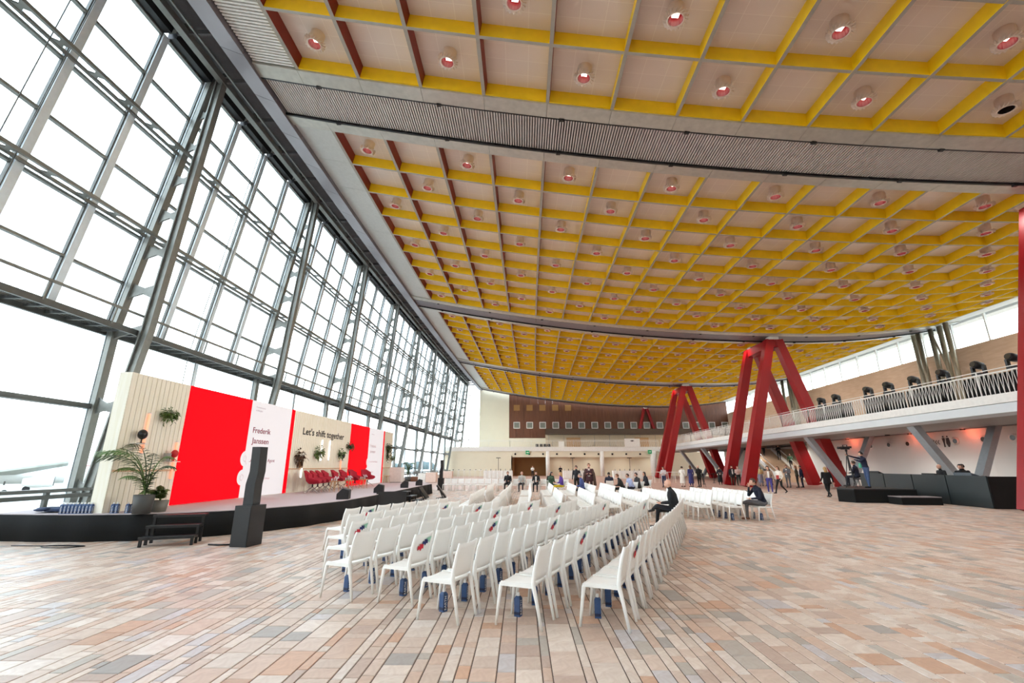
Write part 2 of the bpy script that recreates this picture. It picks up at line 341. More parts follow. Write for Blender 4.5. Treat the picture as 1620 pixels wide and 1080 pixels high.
for bi in range(len(COLY) - 1):
    y0, y1 = COLY[bi], COLY[bi + 1]; nm = 4 if y1 - y0 > 8 else max(1, round((y1 - y0) / 2.3)); st = (y1 - y0) / nm
    rel = bi - 4
    lab = 'glass facade bay with steel column, %s' % ('behind the viewpoint, number %d' % (bi + 1) if rel < -1 else ('nearest the viewpoint' if rel == -1 else '%s bay past the nearest column' % ORD[rel + 1]))
    wn = struct('window_%d' % (bi + 1), lab, W(XB, y0, 0))
    ys = [y0 + st * k for k in range(nm + 1)]
    for k in range(nm):                             # upper panes
        for l in range(6):
            a, b = ys[k] + .05, ys[k + 1] - .05; zl, zh = LEV[l] + .05, LEV[l + 1] - .05
            P = [F(a, zl, -.012), F(b, zl, -.012), F(b, zl, .012), F(a, zl, .012), F(a, zh, -.012), F(b, zh, -.012), F(b, zh, .012), F(a, zh, .012)]
            MB().hexa(P).build('pane', M_glass, wn, world=True)
    for k in range(0, nm, 2):                       # large lower panes
        kk = min(k + 2, nm)
        for zl, zh in ((ZS, 3.62), (3.78, ZK - .1)):
            a, b = ys[k] + .05, ys[kk] - .05
            P = [F(a, zl, -.012), F(b, zl, -.012), F(b, zl, .012), F(a, zl, .012), F(a, zh, -.012), F(b, zh, -.012), F(b, zh, .012), F(a, zh, .012)]
            MB().hexa(P).build('pane', M_glass, wn, world=True)
    for k in range(nm):
        m = MB(); m.bar(F(ys[k], ZK, .08), F(ys[k], ZT, .08), .26, .16, GUP); m.k = 1; m.bar(F(ys[k] - .15, ZK, .05), F(ys[k] - .15, ZT, .05), .05, .1, GUP); m.bar(F(ys[k] + .15, ZK, .05), F(ys[k] + .15, ZT, .05), .05, .1, GUP); m.build('mullion', [M_alu, M_steel_d], wn, world=True)
        if k % 2 == 0: MB().bar(F(ys[k], .2, .08), F(ys[k], ZK, .08), .26, .16, GUP).build('mullion', M_alu, wn, world=True)
    for li, z in enumerate(LEV):
        if li == 0: continue
        m = MB(); m.bar(F(y0, z, .03), F(y1, z, .03), .14, .09); m.build('transom', M_steel, wn, world=True)
    MB().bar(F(y0, 3.7, .15), F(y1, 3.7, .15), .3, .16).build('transom', M_steel_d, wn, world=True)
    for li in (2, 4):                               # ladder girders
        z = LEV[li]; m = MB(); m.bar(F(y0, z + .1, .2), F(y1, z + .1, .2), .09, .09); m.bar(F(y0, z + .1, .6), F(y1, z + .1, .6), .1, .12)
        q = 8
        for j in range(q):
            yy = y0 + (y1 - y0) * (j + .5) / q; web_piece(m, F(yy, z + .1, .2), F(yy, z + .1, .6), .26, .07, (0, 1, 0), .05)
        m.build('ladder_girder', M_steel, wn, world=True)
    z = LEV[0]; m = MB()                            # catwalk with handrail
    m.bar(F(y0, z - .08, .1), F(y1, z - .08, .1), .12, .22); m.bar(F(y0, z - .08, 1.15), F(y1, z - .08, 1.15), .1, .2)
    for j in range(14):
        yy = y0 + (y1 - y0) * (j + .5) / 14; m.bar(F(yy, z - .05, .1), F(yy, z - .05, 1.15), .1, .1)
    for j in range(6): m.bar(F(y0, z, .25 + j * .15), F(y1, z, .25 + j * .15), .05, .05)
    cw = m.build('catwalk', M_steel_d, wn, world=True)
    m = MB(); m.bar(F(y0, z + .55, 1.2), F(y1, z + .55, 1.2), .06, .08)
    for j in range(4): yy = y0 + (y1 - y0) * (j + .5) / 4; m.bar(F(yy, z - .05, 1.2), F(yy, z + .55, 1.2), .05, .05)
    o = m.build('handrail', M_steel, wn, world=True)
    # column truss at y0: outer chord, inner chord, bridge plates
    m = MB(); I = lambda z_: F(y0, z_, .25 + inner_off(z_)); O = lambda z_: F(y0, z_, .3)
    for za, zb in ((.1, ZK), (ZK, ZT + .3)):
        m.bar(O(za), O(zb), .3, .16, GUP); m.bar(F(y0, za, .2), F(y0, zb, .2), .1, .3, GUP)
        m.bar(I(za), I(zb), .14, .30, GUP); m.bar(I(za) + Vector((-.12, 0, 0)), I(zb) + Vector((-.12, 0, 0)), .3, .05, GUP); m.bar(I(za) + Vector((.14, 0, 0)), I(zb) + Vector((.14, 0, 0)), .3, .05, GUP)
    zz = [1.0, 3.7] + [LEV[0] + (ZT - LEV[0]) * j / 7 for j in range(8)]
    for z_ in zz: web_piece(m, O(z_), I(z_), .36, .11, I(z_ + .3) - I(z_ - .3), .07)
    m.build('facade_column', M_steel, wn, world=True)
    if bi % 1 == 0:
        for dy in (1.62, 1.85):
            c = MB(); c.tube([F(y0 + dy * st, .8, .3), F(y0 + dy * st, ZK, .35), F(y0 + dy * st, ZT, .45)], .018, 5); c.build('tension_cable', M_steel_d, wn, world=True)
    # sill ledge, grille and guard rail
    m = MB(); m.hexa([W(XB - .1, y0, 0), W(-14.0, y0, 0), W(-14.0, y1, 0), W(XB - .1, y1, 0), W(XB - .1, y0, .6), W(-14.0, y0, .42), W(-14.0, y1, .42), W(XB - .1, y1, .6)]); m.build('sill', M_white, wn, world=True)
    m = MB(); m.bar(W(-14.2, y0, .98), W(-14.2, y1, .98), .14, .1); m.bar(W(-14.35, y0, .8), W(-14.35, y1, .8), .22, .12)
    for j in range(3): yy = y0 + (y1 - y0) * (j + .5) / 3; m.bar(W(-14.3, yy, .4), W(-14.3, yy, .95), .12, .1, GUP)
    m.build('guard_rail', M_steel_d, wn, world=True)
    # blind box, roof brackets and soffit above the glass
    for k in range(nm):
        a, b = ys[k] + .12, ys[k + 1] - .12
        MB().hexa([W(-13.5, a, 17.48), W(-13.15, a, 17.48), W(-13.15, b, 17.48), W(-13.5, b, 17.48), W(-13.5, a, 18.1), W(-13.05, a, 18.1), W(-13.05, b, 18.1), W(-13.5, b, 18.1)]).build('blind_box', M_black, wn, world=True)
        m = MB(); m.bar(W(-13.4, ys[k], 17.75), W(-12.6, ys[k], 17.95), .14, .22); m.build('bracket', M_steel, wn, world=True)

# end glazing strip beside the far wall
wn = struct('window_14', 'narrow glazed strip at the far end between facade and cream wall', W(-12.5, 93.0, 0))
for l in range(7):
    za = 5.0 + l * 1.78; MB().hexa([W(-15, 93.0, za), W(-10.9, 93.0, za), W(-10.9, 93.02, za), W(-15, 93.02, za), W(-15, 93.0, za + 1.7), W(-10.9, 93.0, za + 1.7), W(-10.9, 93.02, za + 1.7), W(-15, 93.02, za + 1.7)]).build('pane', M_glass, wn, world=True)
    MB().bar(W(-15, 92.9, za), W(-10.9, 92.9, za), .1, .1).build('transom', M_steel, wn, world=True)
MB().bar(W(-12.9, 92.9, 0), W(-12.9, 92.9, 17.4), .1, .1, (0, 1, 0)).build('mullion', M_steel, wn, world=True)

# ------------------------------------------------------------------ ceiling
CX0, CW, NC = -8.6, 2.41, 19
XS = [CX0 + CW * i for i in range(NC + 1)]
XR = 39.5
BEAM = [15.85 + 25.15 * i for i in range(-1, 4)]          # beam centre lines
HB = 1.66
DEP = .57
BAYN = ['over the viewpoint', 'between first and second beams', 'between second and third beams', 'between third beam and far wall']
lampdat = []
pmb = MB(); pmb.box(-.5, .5, -.5, .5, 0, 1); PANEL = pmb.mesh('coffer_panel', M_panel)
BEAMN = ['behind the viewpoint', 'nearest overhead', 'second', 'third', 'at the far wall']
for b in range(4):
    ya, yb = BEAM[b] + HB, BEAM[b + 1] - HB; n = 9; cy = (yb - ya) / n; YS = [ya + cy * j for j in range(n + 1)]
    cl = struct('ceiling', 'yellow coffered ceiling bay %s' % BAYN[b], W(0, (ya + yb) / 2, 14))
    for i, x in enumerate(XS):                      # ribs along the hall: red on one side, yellow on the other
        m = MB(); V = []
        for y in YS:
            for dx, h in ((-.065, 0), (.065, 0), (.065, DEP), (-.065, DEP)): V.append(tuple(R(x, y, h) + Vector((dx, 0, 0))))
        m.v = V
        for j in range(n):
            a = j * 4
            m.k = 2; m.face((a, a + 1, a + 5, a + 4)); m.k = 0; m.face((a + 1, a + 2, a + 6, a + 5)); m.k = 1; m.face((a + 3, a, a + 4, a + 7)); m.k = 2; m.face((a + 2, a + 3, a + 7, a + 6))
        m.build('long_rib', [M_dred, M_yellow, M_ribgrey], cl, world=True)
    for j, y in enumerate(YS):
        if j in (0, n): continue
        m = MB(); V = []
        for x in XS:
            for dy, h in ((-.06, .012), (.06, .012), (.06, DEP), (-.06, DEP)): V.append(tuple(R(x, y + dy, h)))
        m.v = V
        for i in range(NC):
            a = i * 4
            m.k = 1; m.face((a, a + 1, a + 5, a + 4)); m.k = 0; m.face((a + 1, a + 2, a + 6, a + 5)); m.face((a + 3, a, a + 4, a + 7))
        m.build('cross_rib', [M_yellow, M_ribgrey], cl, world=True)
    for y in (ya + .03, yb - .03):                  # yellow end faces of the bay
        m = MB(); V = []
        for x in XS:
            for dy, h in ((-.03, .012), (.03, .012), (.03, DEP), (-.03, DEP)): V.append(tuple(R(x, y + dy, h)))
        m.v = V
        for i in range(NC): a = i * 4; m.face((a, a + 1, a + 5, a + 4)); m.face((a + 1, a + 2, a + 6, a + 5)); m.face((a + 3, a, a + 4, a + 7))
        m.build('end_rib', [M_yellow], cl, world=True)
    for j in range(n):
        for i in range(NC):
            A = R(XS[i], YS[j], DEP - .04); Bp = R(XS[i + 1], YS[j], DEP - .04); Cq = R(XS[i], YS[j + 1], DEP - .04); D = R(XS[i + 1], YS[j + 1], DEP - .04)
            ex = (Bp - A + D - Cq) / 2; ey = (Cq - A + D - Bp) / 2; c = (A + Bp + Cq + D) / 4; nz_ = ex.cross(ey).normalized()
            M = Matrix(((ex.x, ey.x, nz_.x * .05, c.x), (ex.y, ey.y, nz_.y * .05, c.y), (ex.z, ey.z, nz_.z * .05, c.z), (0, 0, 0, 1)))
            o = bpy.data.objects.new('coffer_panel', PANEL); col.objects.link(o); o.parent = cl; o.matrix_local = Matrix.Translation(-Vector(cl.location)) @ M
            if (i + j) % 2 == (0 if b else 0) and not (b == 0 and j < 5): lampdat.append((b, i, j, c, nz_))
    # edge strips left and right of the coffers
    if b == 0:
        m = MB(); y = ya
        while y < yb:
            P = [R(-10.35, y, .02), R(-8.7, y, .02), R(-8.7, y + .07, .02), R(-10.35, y + .07, .02), R(-10.35, y, .1), R(-8.7, y, .1), R(-8.7, y + .07, .1), R(-10.35, y + .07, .1)]; m.hexa(P); y += .13
        o = m.build('slat_strip', M_white, cl, world=True); o['kind'] = 'stuff'
        m = MB(); m.hexa([R(-10.4, ya, .12), R(-8.6, ya, .12), R(-8.6, yb, .12), R(-10.4, yb, .12), R(-10.4, ya, .2), R(-8.6, ya, .2), R(-8.6, yb, .2), R(-10.4, yb, .2)]); m.build('edge_panel', M_soffit, cl, world=True)
    else:
        for j in range(n):
            a, b2 = YS[j] + .008, YS[j + 1] - .008; MB().hexa([R(-10.4, a, .05), R(-8.65, a, .02), R(-8.65, b2, .02), R(-10.4, b2, .05), R(-10.4, a, .2), R(-8.65, a, .2), R(-8.65, b2, .2), R(-10.4, b2, .2)]).build('edge_panel', pm('edge_panel_grey', C(198, 200, 196), .5), cl, world=True)
    for j in range(n):
        a, b2 = YS[j] + .008, YS[j + 1] - .008; MB().hexa([R(XS[-1] + .05, a, .03), R(XR, a, .03), R(XR, b2, .03), R(XS[-1] + .05, b2, .03), R(XS[-1] + .05, a, .2), R(XR, a, .2), R(XR, b2, .2), R(XS[-1] + .05, b2, .2)]).build('edge_panel', M_greywall, cl, world=True)
    # roof deck above (keeps daylight out) and the far-wall/rear margins
    m = MB(); xs = [-13.6] + [-10.4 + 2.5 * i for i in range(21)]
    for i in range(len(xs) - 1):
        f = lambda x, y: W(x, y, max(zc(x), 13.2) + 1.25 if x > -11 else 18.3)
        A, B2, C2, D2 = f(xs[i], BEAM[b]), f(xs[i + 1], BEAM[b]), f(xs[i + 1], BEAM[b + 1]), f(xs[i], BEAM[b + 1]); u = Vector((0, 0, .3))
        m.hexa([A, B2, C2, D2, A + u, B2 + u, C2 + u, D2 + u])
    m.build('roof_deck', M_soffit, cl, world=True)
    # beam at the far end of this bay
    bc = BEAM[b + 1]
    xs = [-10.4] + XS + [XR]
    for side, ye, yi in ((-1, bc - HB, bc - HB + .62), (1, bc + HB, bc + HB - .62)):
        if b == 3 and side == 1: continue
        for i in range(len(xs) - 1):
            a, c2 = xs[i] + (.006 if i else -.25), xs[i + 1] - .006
            P = [R(a, ye, -.06), R(c2, ye, -.06), R(c2, yi, -.1), R(a, yi, -.1), R(a, ye, .5), R(c2, ye, .5), R(c2, yi, .5), R(a, yi, .5)]
            MB().hexa(P).build('beam_trim', M_trim, cl, world=True)
    if b == 0:
        m = MB(); x = -10.3
        while x < XR:
            P = [R(x, bc - HB + .64, .0), R(x + .055, bc - HB + .64, .0), R(x + .055, bc + HB - .72, .0), R(x, bc + HB - .72, .0), R(x, bc - HB + .64, .1), R(x + .055, bc - HB + .64, .1), R(x + .055, bc + HB - .72, .1), R(x, bc + HB - .72, .1)]
            m.hexa(P); x += .105
        o = m.build('beam_slats', pm('slat_grey', C(206, 198, 194), .5), cl, world=True); o['kind'] = 'stuff'
        mat = M_soffit; hh = .11
    else: mat = M_fascia; hh = 0.0
    for i in range(len(xs) - 1):
        a, c2 = xs[i], xs[i + 1] - (.012 if b else 0)
        P = [R(a, bc - HB + .62, hh), R(c2, bc - HB + .62, hh), R(c2, bc + HB - .62, hh), R(a, bc + HB - .62, hh), R(a, bc - HB + .62, .5), R(c2, bc - HB + .62, .5), R(c2, bc + HB - .62, .5), R(a, bc + HB - .62, .5)]
        MB().hexa(P).build('beam_soffit', mat, cl, world=True)
    for ya2 in (bc + HB - .68, bc - HB + .66):
        m = MB()
        for i in range(len(xs) - 1): m.bar(R(xs[i], ya2, -.05), R(xs[i + 1], ya2, -.05), .07, .1)
        for i in range(1, len(xs) - 1, 2): m.box(*sum([[v - d, v + d] for v, d in zip(R(xs[i] + .6, ya2, -.08), (.09, .06, .07))], []))
        m.build('track_slot', M_black, cl, world=True)
# fascia and dark recess along the facade
fc = struct('trim_1', 'mauve fascia and dark recess between the coffers and the glass facade', W(-11, 30, 17))
y = -30.0
while y < 92:
    a, b2 = y + .01, y + 2.29
    MB().hexa([W(-10.4, a, 16.62), W(-10.4, b2, 16.62), W(-11.35, b2, 17.05), W(-11.35, a, 17.05), W(-10.4, a, 17.2), W(-10.4, b2, 17.2), W(-11.35, b2, 17.25), W(-11.35, a, 17.25)]).build('fascia_panel', M_fascia, fc, world=True)
    MB().bar(W(-11.3, y, 17.7), W(-13.1, y, 17.7), .1, .2).build('purlin', M_soffit, fc, world=True); y += 2.3
ysl = [-30 + 4.6 * i for i in range(27)]
for i in range(26):
    a, b2 = ysl[i], min(93.0, ysl[i + 1])
    MB().bar(W(-12.75, a, 17.6), W(-12.75, b2, 17.6), .25, .28).build('edge_beam', M_steel, fc, world=True)
    MB().bar(W(-12.1, a, 17.3), W(-12.1, b2, 17.3), .07, .07).build('conduit', M_steel, fc, world=True)
    MB().hexa([W(-11.3, a, 17.25), W(-11.3, b2, 17.25), W(-11.4, b2, 18.3), W(-11.4, a, 18.3), W(-11.2, a, 17.25), W(-11.2, b2, 17.25), W(-11.3, b2, 18.3), W(-11.3, a, 18.3)]).build('recess_wall', M_soffit, fc, world=True)

# ------------------------------------------------------------------ ceiling lamps
M_lampbody = pm('lamp_shell', C(226, 206, 190), .4)
M_lampin = pm('lamp_inner', C(96, 8, 14), .5, emit=.04, ecol=(1, .05, .08))
M_led = pm('led_square', (1, .8, .7), .5, emit=3.5, ecol=(1.0, .72, .6))
M_off = pm('lamp_dark', C(40, 30, 28), .5)
l = MB(); l.lathe([(.25, 0), (.25, -.38), (.26, -.48), (.22, -.48), (.215, -.38), (.21, -.14)], 18, cap=False); SHELL = l.mesh('lamp_shell', M_lampbody, True, fix=False)
l = MB()
for k in range(18):
    a = 2 * math.pi * k / 18; b2 = a + .22
    p = lambda r, an, z: (r * math.cos(an), r * math.sin(an), z)
    l.hexa([p(.24, a, -.48), p(.24, a + .2, -.44), p(.37, b2 + .16, -.38), p(.36, b2, -.48), p(.24, a, -.45), p(.24, a + .2, -.41), p(.37, b2 + .16, -.35), p(.36, b2, -.45)])
FINS = l.mesh('fin_ring', M_lampbody)
l = MB(); l.lathe([(.212, -.46), (.205, -.18), (.01, -.18)], 16, cap=False); INNER = l.mesh('reflector', M_lampin, False, fix=False); INOFF = l.mesh('reflector', M_off, False, fix=False)
l = MB(); l.box(-.1, .1, -.1, .1, -.27, -.185); LED = l.mesh('led_square', M_led); LEDOFF = l.mesh('led_square', M_off)
BULB = bpy.data.lights.new('bulb', 'SPOT'); BULB.energy = 120; BULB.color = (1, .95, .92); BULB.spot_size = math.radians(150); BULB.spot_blend = .8; BULB.shadow_soft_size = .15
for b, i, j, c, nn in lampdat:
    off = (b == 0 and i == 10 and j == 8) or (b == 1 and i == 11 and j == 2)
    rowtxt = ('%s row before the nearest beam' % ORD[9 - j]) if b == 0 else ('%s row past the %s beam' % (ORD[j + 1], ['', 'nearest', 'second', 'third'][b]))
    t = thing('ceiling_lamp', '%s finned ceiling lamp, %s, %s coffer from the facade' % ('unlit' if off else 'red-glowing', rowtxt, ORD[i + 1]), 'ceiling lamp', c - nn * .0, 0, 'finned ceiling lamps in the coffers')
    q = nn.rotation_difference(Vector((0, 0, 1))) if False else Vector((0, 0, 1)).rotation_difference(nn); t.rotation_mode = 'QUATERNION'; t.rotation_quaternion = q
    shl = obj('shell', SHELL, t); rfl = obj('reflector', INOFF if off else INNER, t); obj('led', LEDOFF if off else LED, rfl)
    if b < 3: obj('fin_ring', FINS, shl)
    if not off and (i + 3 * j) % 4 == 0: bl = bpy.data.objects.new('bulb', BULB); col.objects.link(bl); bl.parent = t; bl.location = (0, 0, -.56)
# ------------------------------------------------------------------ survey helpers (points measured on the photograph, each with its own depth)
_th = math.atan(197 / 720.0); _s, _c = math.sin(_th), math.cos(_th)
def ray(u, v): t = (v - 540) / 720.0; return ((u - 810) / 720.0, _c + t * _s, _s - t * _c)
def fl(u, v, z=0.0): x, y, q = ray(u, v); k = (z - 1.7) / q; return Vector((x * k, y * k, z))
def aty(u, v, Y): x, y, q = ray(u, v); k = Y / y; return Vector((x * k, Y, 1.7 + q * k))
def hexW(m, x0, x1, y0, y1, z0, z1): return m.hexa([W(x0, y0, z0), W(x1, y0, z0), W(x1, y1, z0), W(x0, y1, z0), W(x0, y0, z1), W(x1, y0, z1), W(x1, y1, z1), W(x0, y1, z1)])

# ------------------------------------------------------------------ far wall
YF = 93.2; BF = bend(YF)
fw = struct('wall_far', 'far end wall, cream at left and walnut brown with square windows', W(10, YF, 0))
def roofcap(m, x0, x1, y0, y1, z0, n=12):
    for i in range(n):
        a, b = x0 + (x1 - x0) * i / n, x0 + (x1 - x0) * (i + 1) / n
        m.hexa([W(a, y0, z0), W(b, y0, z0), W(b, y1, z0), W(a, y1, z0), W(a, y0, zc(a) + .3), W(b, y0, zc(b) + .3), W(b, y1, zc(b) + .3), W(a, y1, zc(a) + .3)])
    return m
roofcap(MB(), -10.9, -4.9, YF, YF + .4, 4.9, 4).build('cream_wall', M_cream, fw, world=True)
x = -4.9; wn_ = 0
while x < 39.5:                                      # walnut boards
    x1 = min(39.5, x + 1.48); zb = 7.15 if x < 2.3 else 8.75
    roofcap(MB(), x + .006, x1 - .006, YF, YF + .4, zb, 1).build('walnut_board', M_brown, fw, world=True); x = x1
hexW(MB(), -4.9, 39.5, YF + .35, YF + .6, 4.9, 14).build('backing', M_brown, fw, world=True)
hexW(MB(), -4.9, 2.4, YF - .02, YF + .4, 4.9, 7.1).build('pale_wall', M_cream, fw, world=True)
hexW(MB(), 2.4, 39.5, YF - 3.0, YF - .1, 7.7, 8.75).build('dark_bulkhead', pm('bronze_band', C(74, 58, 46), .5), fw, world=True)
hexW(MB(), 2.4, 39.5, YF - .3, YF + .3, 4.9, 7.7).build('recess_wall', pm('recess_cream', C(214, 196, 168), .6), fw, world=True)
for i in range(12): hexW(MB(), 3 + i * 3.05, 3.02 + i * 3.05 + .05, YF - .36, YF - .3, 4.9, 7.7).build('door_joint', M_ribgrey, fw, world=True)
hexW(MB(), 6.6, 9.4, YF - .4, YF - .3, 4.9, 7.2).build('door_leaf', M_oak, fw, world=True); hexW(MB(), 20.2, 23.0, YF - .4, YF - .3, 4.9, 7.2).build('door_leaf', M_oak, fw, world=True)
M_wpane = pm('far_window_pane', C(128, 132, 124), .15)
M_wpane2 = pm('pane_painted_reflection', C(160, 118, 70), .3)  # yellow reflection put into the pane colour
for i in range(18):
    p = aty(817.5 + 20.6 * i, 672.6 - .011 * 20.6 * i, 93.0); xh = p.x - BF; z = 9.65
    m = MB(); s_ = .66
    m.hexa([W(xh - s_, YF - .1, z - s_), W(xh + s_, YF - .1, z - s_), W(xh + s_, YF + .02, z - s_), W(xh - s_, YF + .02, z - s_), W(xh - s_, YF - .1, z - s_ + .13), W(xh + s_, YF - .1, z - s_ + .13), W(xh + s_, YF + .02, z - s_ + .13), W(xh - s_, YF + .02, z - s_ + .13)])
    hexW(m, xh - s_, xh + s_, YF - .1, YF + .02, z + s_ - .13, z + s_); hexW(m, xh - s_, xh - s_ + .13, YF - .1, YF + .02, z - s_, z + s_); hexW(m, xh + s_ - .13, xh + s_, YF - .1, YF + .02, z - s_, z + s_)
    f = m.build('window_frame', M_white, fw, world=True)
    o = hexW(MB(), xh - s_ + .1, xh + s_ - .1, YF - .04, YF - .01, z - s_ + .1, z + s_ - .1).build('window_pane', M_wpane, fw, world=True)
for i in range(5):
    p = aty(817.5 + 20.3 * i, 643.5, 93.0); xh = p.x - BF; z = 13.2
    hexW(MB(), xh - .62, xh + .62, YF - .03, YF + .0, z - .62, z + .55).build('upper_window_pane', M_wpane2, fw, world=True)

# ------------------------------------------------------------------ far balcony and ground floor under it
YB = 81.7
fb = struct('wall_far_lower', 'cream ground-floor wall with openings below the far balcony', W(0, YB, 0))
hexW(MB(), -15.2, 22.2, YB, YF, 4.2, 4.9).build('balcony_slab', M_white, fb, world=True)
hexW(MB(), -15.2, -3.4, YB + .1, YB + .5, 0, 4.2).build('wall_panel', M_cream, fb, world=True)
hexW(MB(), -3.4, 24, YB + .12, YB + .5, 3.2, 4.2).build('lintel', M_cream, fb, world=True)
M_brnroom = pm('brown_room', C(150, 108, 62), .6)
hexW(MB(), -3.4, 2.6, YB + 6.0, YB + 6.2, 0, 3.4).build('room_back', M_brnroom, fb, world=True); hexW(MB(), -3.6, -3.4, YB + .1, YB + 6.2, 0, 3.4).build('room_side', M_brnroom, fb, world=True); hexW(MB(), 2.6, 2.8, YB + .6, YB + 6.2, 0, 3.4).build('room_side', M_brnroom, fb, world=True)
hexW(MB(), 2.8, 34, YB + 4.0, YB + 4.3, 0, 4.2).build('rear_wall', M_cream, fb, world=True)
for x in (2.75, 12.2, 21.2): MB().tube([W(x, YB + .3, 0), W(x, YB + .3, 4.2)], .36 if x < 15 else .55, 16).build('column', M_white, fb, True, world=True)
for i in range(12):
    p = W(-2.9 + 2.42 * i, YB + .11, 3.72); MB().tube([p, p + Vector((0, -.06, 0))], .17, 10).build('round_vent', M_black, fb, world=True)
def exit_sign(u, v, lab):
    p = aty(u, v, YB - .2); t = thing('exit_sign', lab, 'sign', p); MB().box(-.32, .32, -.04, .04, -.3, .3).build('sign_box', pm('exit_green', C(10, 130, 80), .4, emit=.3), t)
    m = MB(); m.prism([(-.2, -.045, -.05), (.05, -.045, -.05), (.05, -.045, -.15), (.22, -.045, .0), (.05, -.045, .15), (.05, -.045, .05), (-.2, -.045, .05)], (0, -.01, 0)); m.build('arrow', M_white, t)
exit_sign(834.5, 715.5, 'green exit sign at left on the far balcony front'); exit_sign(1028, 714.5, 'green exit sign at right on the far balcony front')
# railings
def railing(name, lab, pts, z0, h, step, mat, zig=True, cat='railing'):
    t = thing(name, lab, cat, pts[0]); m = MB(); r = MB(); p2 = MB()
    for a, b in zip(pts[:-1], pts[1:]):
        a = Vector(a); b = Vector(b); L = (b - a).length; n = max(1, int(L / step)); d = (b - a) / n; u = Vector((0, 0, 1))
        r.bar(a + u * (z0 + h), b + u * (z0 + h), .06, .06); r.bar(a + u * (z0 + .04), b + u * (z0 + .04), .05, .05)
        for i in range(n):
            q = a + d * i
            if zig: m.bar(q + u * z0, q + d * .42 + u * (z0 + h), .022, .022, (1, 0, 0)); m.bar(q + d * .08 + u * z0, q - d * .42 + u * (z0 + h), .022, .022, (1, 0, 0))
            else: m.bar(q + u * z0, q + u * (z0 + h), .025, .025, (1, 0, 0))
        k = max(1, int(L / 1.9))
        for i in range(k + 1): q = a + (b - a) * i / k; p2.bar(q + u * z0, q + u * (z0 + h + .16), .045, .045, (1, 0, 0))
        r.bar(a + u * (z0 + h + .16), b + u * (z0 + h + .16), .035, .035)
    r.build('rails', mat, t, world=True); o = m.build('balusters', mat, t, world=True); o['kind'] = 'stuff'; o = p2.build('posts', mat, t, world=True); o['kind'] = 'stuff'
    return t
def wl(x0, y0, x1, y1, n): return [W(x0 + (x1 - x0) * i / n, y0 + (y1 - y0) * i / n, 0) for i in range(n + 1)]
railing('balcony_railing', 'white baluster railing along the far balcony', wl(-15, YB + .05, 22.2, YB + .05, 10), 4.9, 1.06, .3, M_white)
p = aty(1000, 698, YB - .02); p.z = 5.63; t = tag(MB().box(-1.35, 1.35, -.03, .03, -.72, .72).build('banner', M_white, None, loc=p), 'white banner with a small dark bird emblem on the far balcony', 'banner')
MB().prism([(-.4, -.035, .35), (0, -.035, .22), (.4, -.035, .35), (.05, -.035, .45)], (0, -.01, 0)).build('emblem', M_black, t)
p = aty(888, 703.2, YB + 1.5); tag(MB().box(-.5, .5, -.03, .03, -.5, .55).build('poster_stand', M_white, None, loc=p), 'small blank white poster board on the far balcony', 'poster')
for i in range(4): p = aty(850 + i * 6.2, 704.5, YB + 1.2); p.z = 5.151; tt = thing('lounge_chair', '%s dark armchair in the row on the far balcony' % ORD[i + 1], 'armchair', p, 0, 'dark armchairs on the far balcony'); MB().box(-.28, .28, -.28, .28, -.25, .0).build('seat', M_black, tt); MB().box(-.28, .28, .2, .3, 0, .35).build('backrest', M_black, tt)

# ------------------------------------------------------------------ right side: gallery, walls, clerestory
XG = 22.2
gal = struct('trim_2', 'white mezzanine gallery deck along the right side', W(XG, 30, 4.1))
ysg = [-14 + 6.0 * i for i in range(16)] + [YB]
for i in range(len(ysg) - 1):
    a, b = ysg[i], ysg[i + 1]
    m = MB(); m.hexa([W(XG, a, 4.08), W(XG, b, 4.08), W(XG + .35, b, 3.95), W(XG + .35, a, 3.95), W(XG, a, 4.5), W(XG, b, 4.5), W(XG + .35, b, 4.5), W(XG + .35, a, 4.5)]); m.build('fascia_lower', pm('gallery_fascia', C(216, 220, 222), .4, 0, .03, .8), gal, world=True)
    hexW(MB(), XG - .03, XG + .3, a, b, 4.52, 4.92).build('fascia_upper', M_white, gal, world=True)
    hexW(MB(), XG + .3, 39.5, a, b, 4.5, 4.9).build('deck', M_greywall, gal, world=True)
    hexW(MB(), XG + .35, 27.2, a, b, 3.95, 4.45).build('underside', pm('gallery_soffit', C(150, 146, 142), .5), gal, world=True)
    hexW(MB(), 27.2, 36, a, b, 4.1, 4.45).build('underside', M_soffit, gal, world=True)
railing('gallery_railing', 'white zigzag railing along the gallery on the right', [W(XG + .1, y, 0) for y in range(-12, 82, 4)], 4.9, 1.06, .22, M_white)
wr = struct('wall_right', 'white ground-floor wall under the gallery with round lights', W(30, 20, 0))
for i in range(16):
    a = -14 + 4 * i
    hexW(MB(), 30, 30.4, a + .004, min(50, a + 4) - .004, 0, 4.2).build('wall_panel', M_greywall, wr, world=True)
hexW(MB(), 33.6, 34.0, 50, 82, 0, 4.2).build('stair_wall', M_greywall, wr, world=True); hexW(MB(), 30.4, 34, 49.9, 50.1, 0, 4.2).build('return_wall', M_greywall, wr, world=True)
M_lens = pm('porthole_lens', C(70, 66, 56), .2)
for y in (40.44, 38.41, 36.46, 34.3, 32.34, 28.43, 30.3):
    p = W(29.98, y, 3.38); tt = thing('wall_light', 'round recessed wall light, %s from the right along the white wall' % ORD[1 + sorted((40.44, 38.41, 36.46, 34.3, 32.34, 28.43, 30.3)).index(y)], 'wall light', p, 0, 'round lights on the white wall')
    l = MB(); l.tube([(0, 0, 0), (-.05, 0, 0)], .27, 18); l.build('rim', M_white, tt, True); MB().tube([(-.045, 0, 0), (-.06, 0, 0)], .16, 16).build('lens', M_lens, tt)
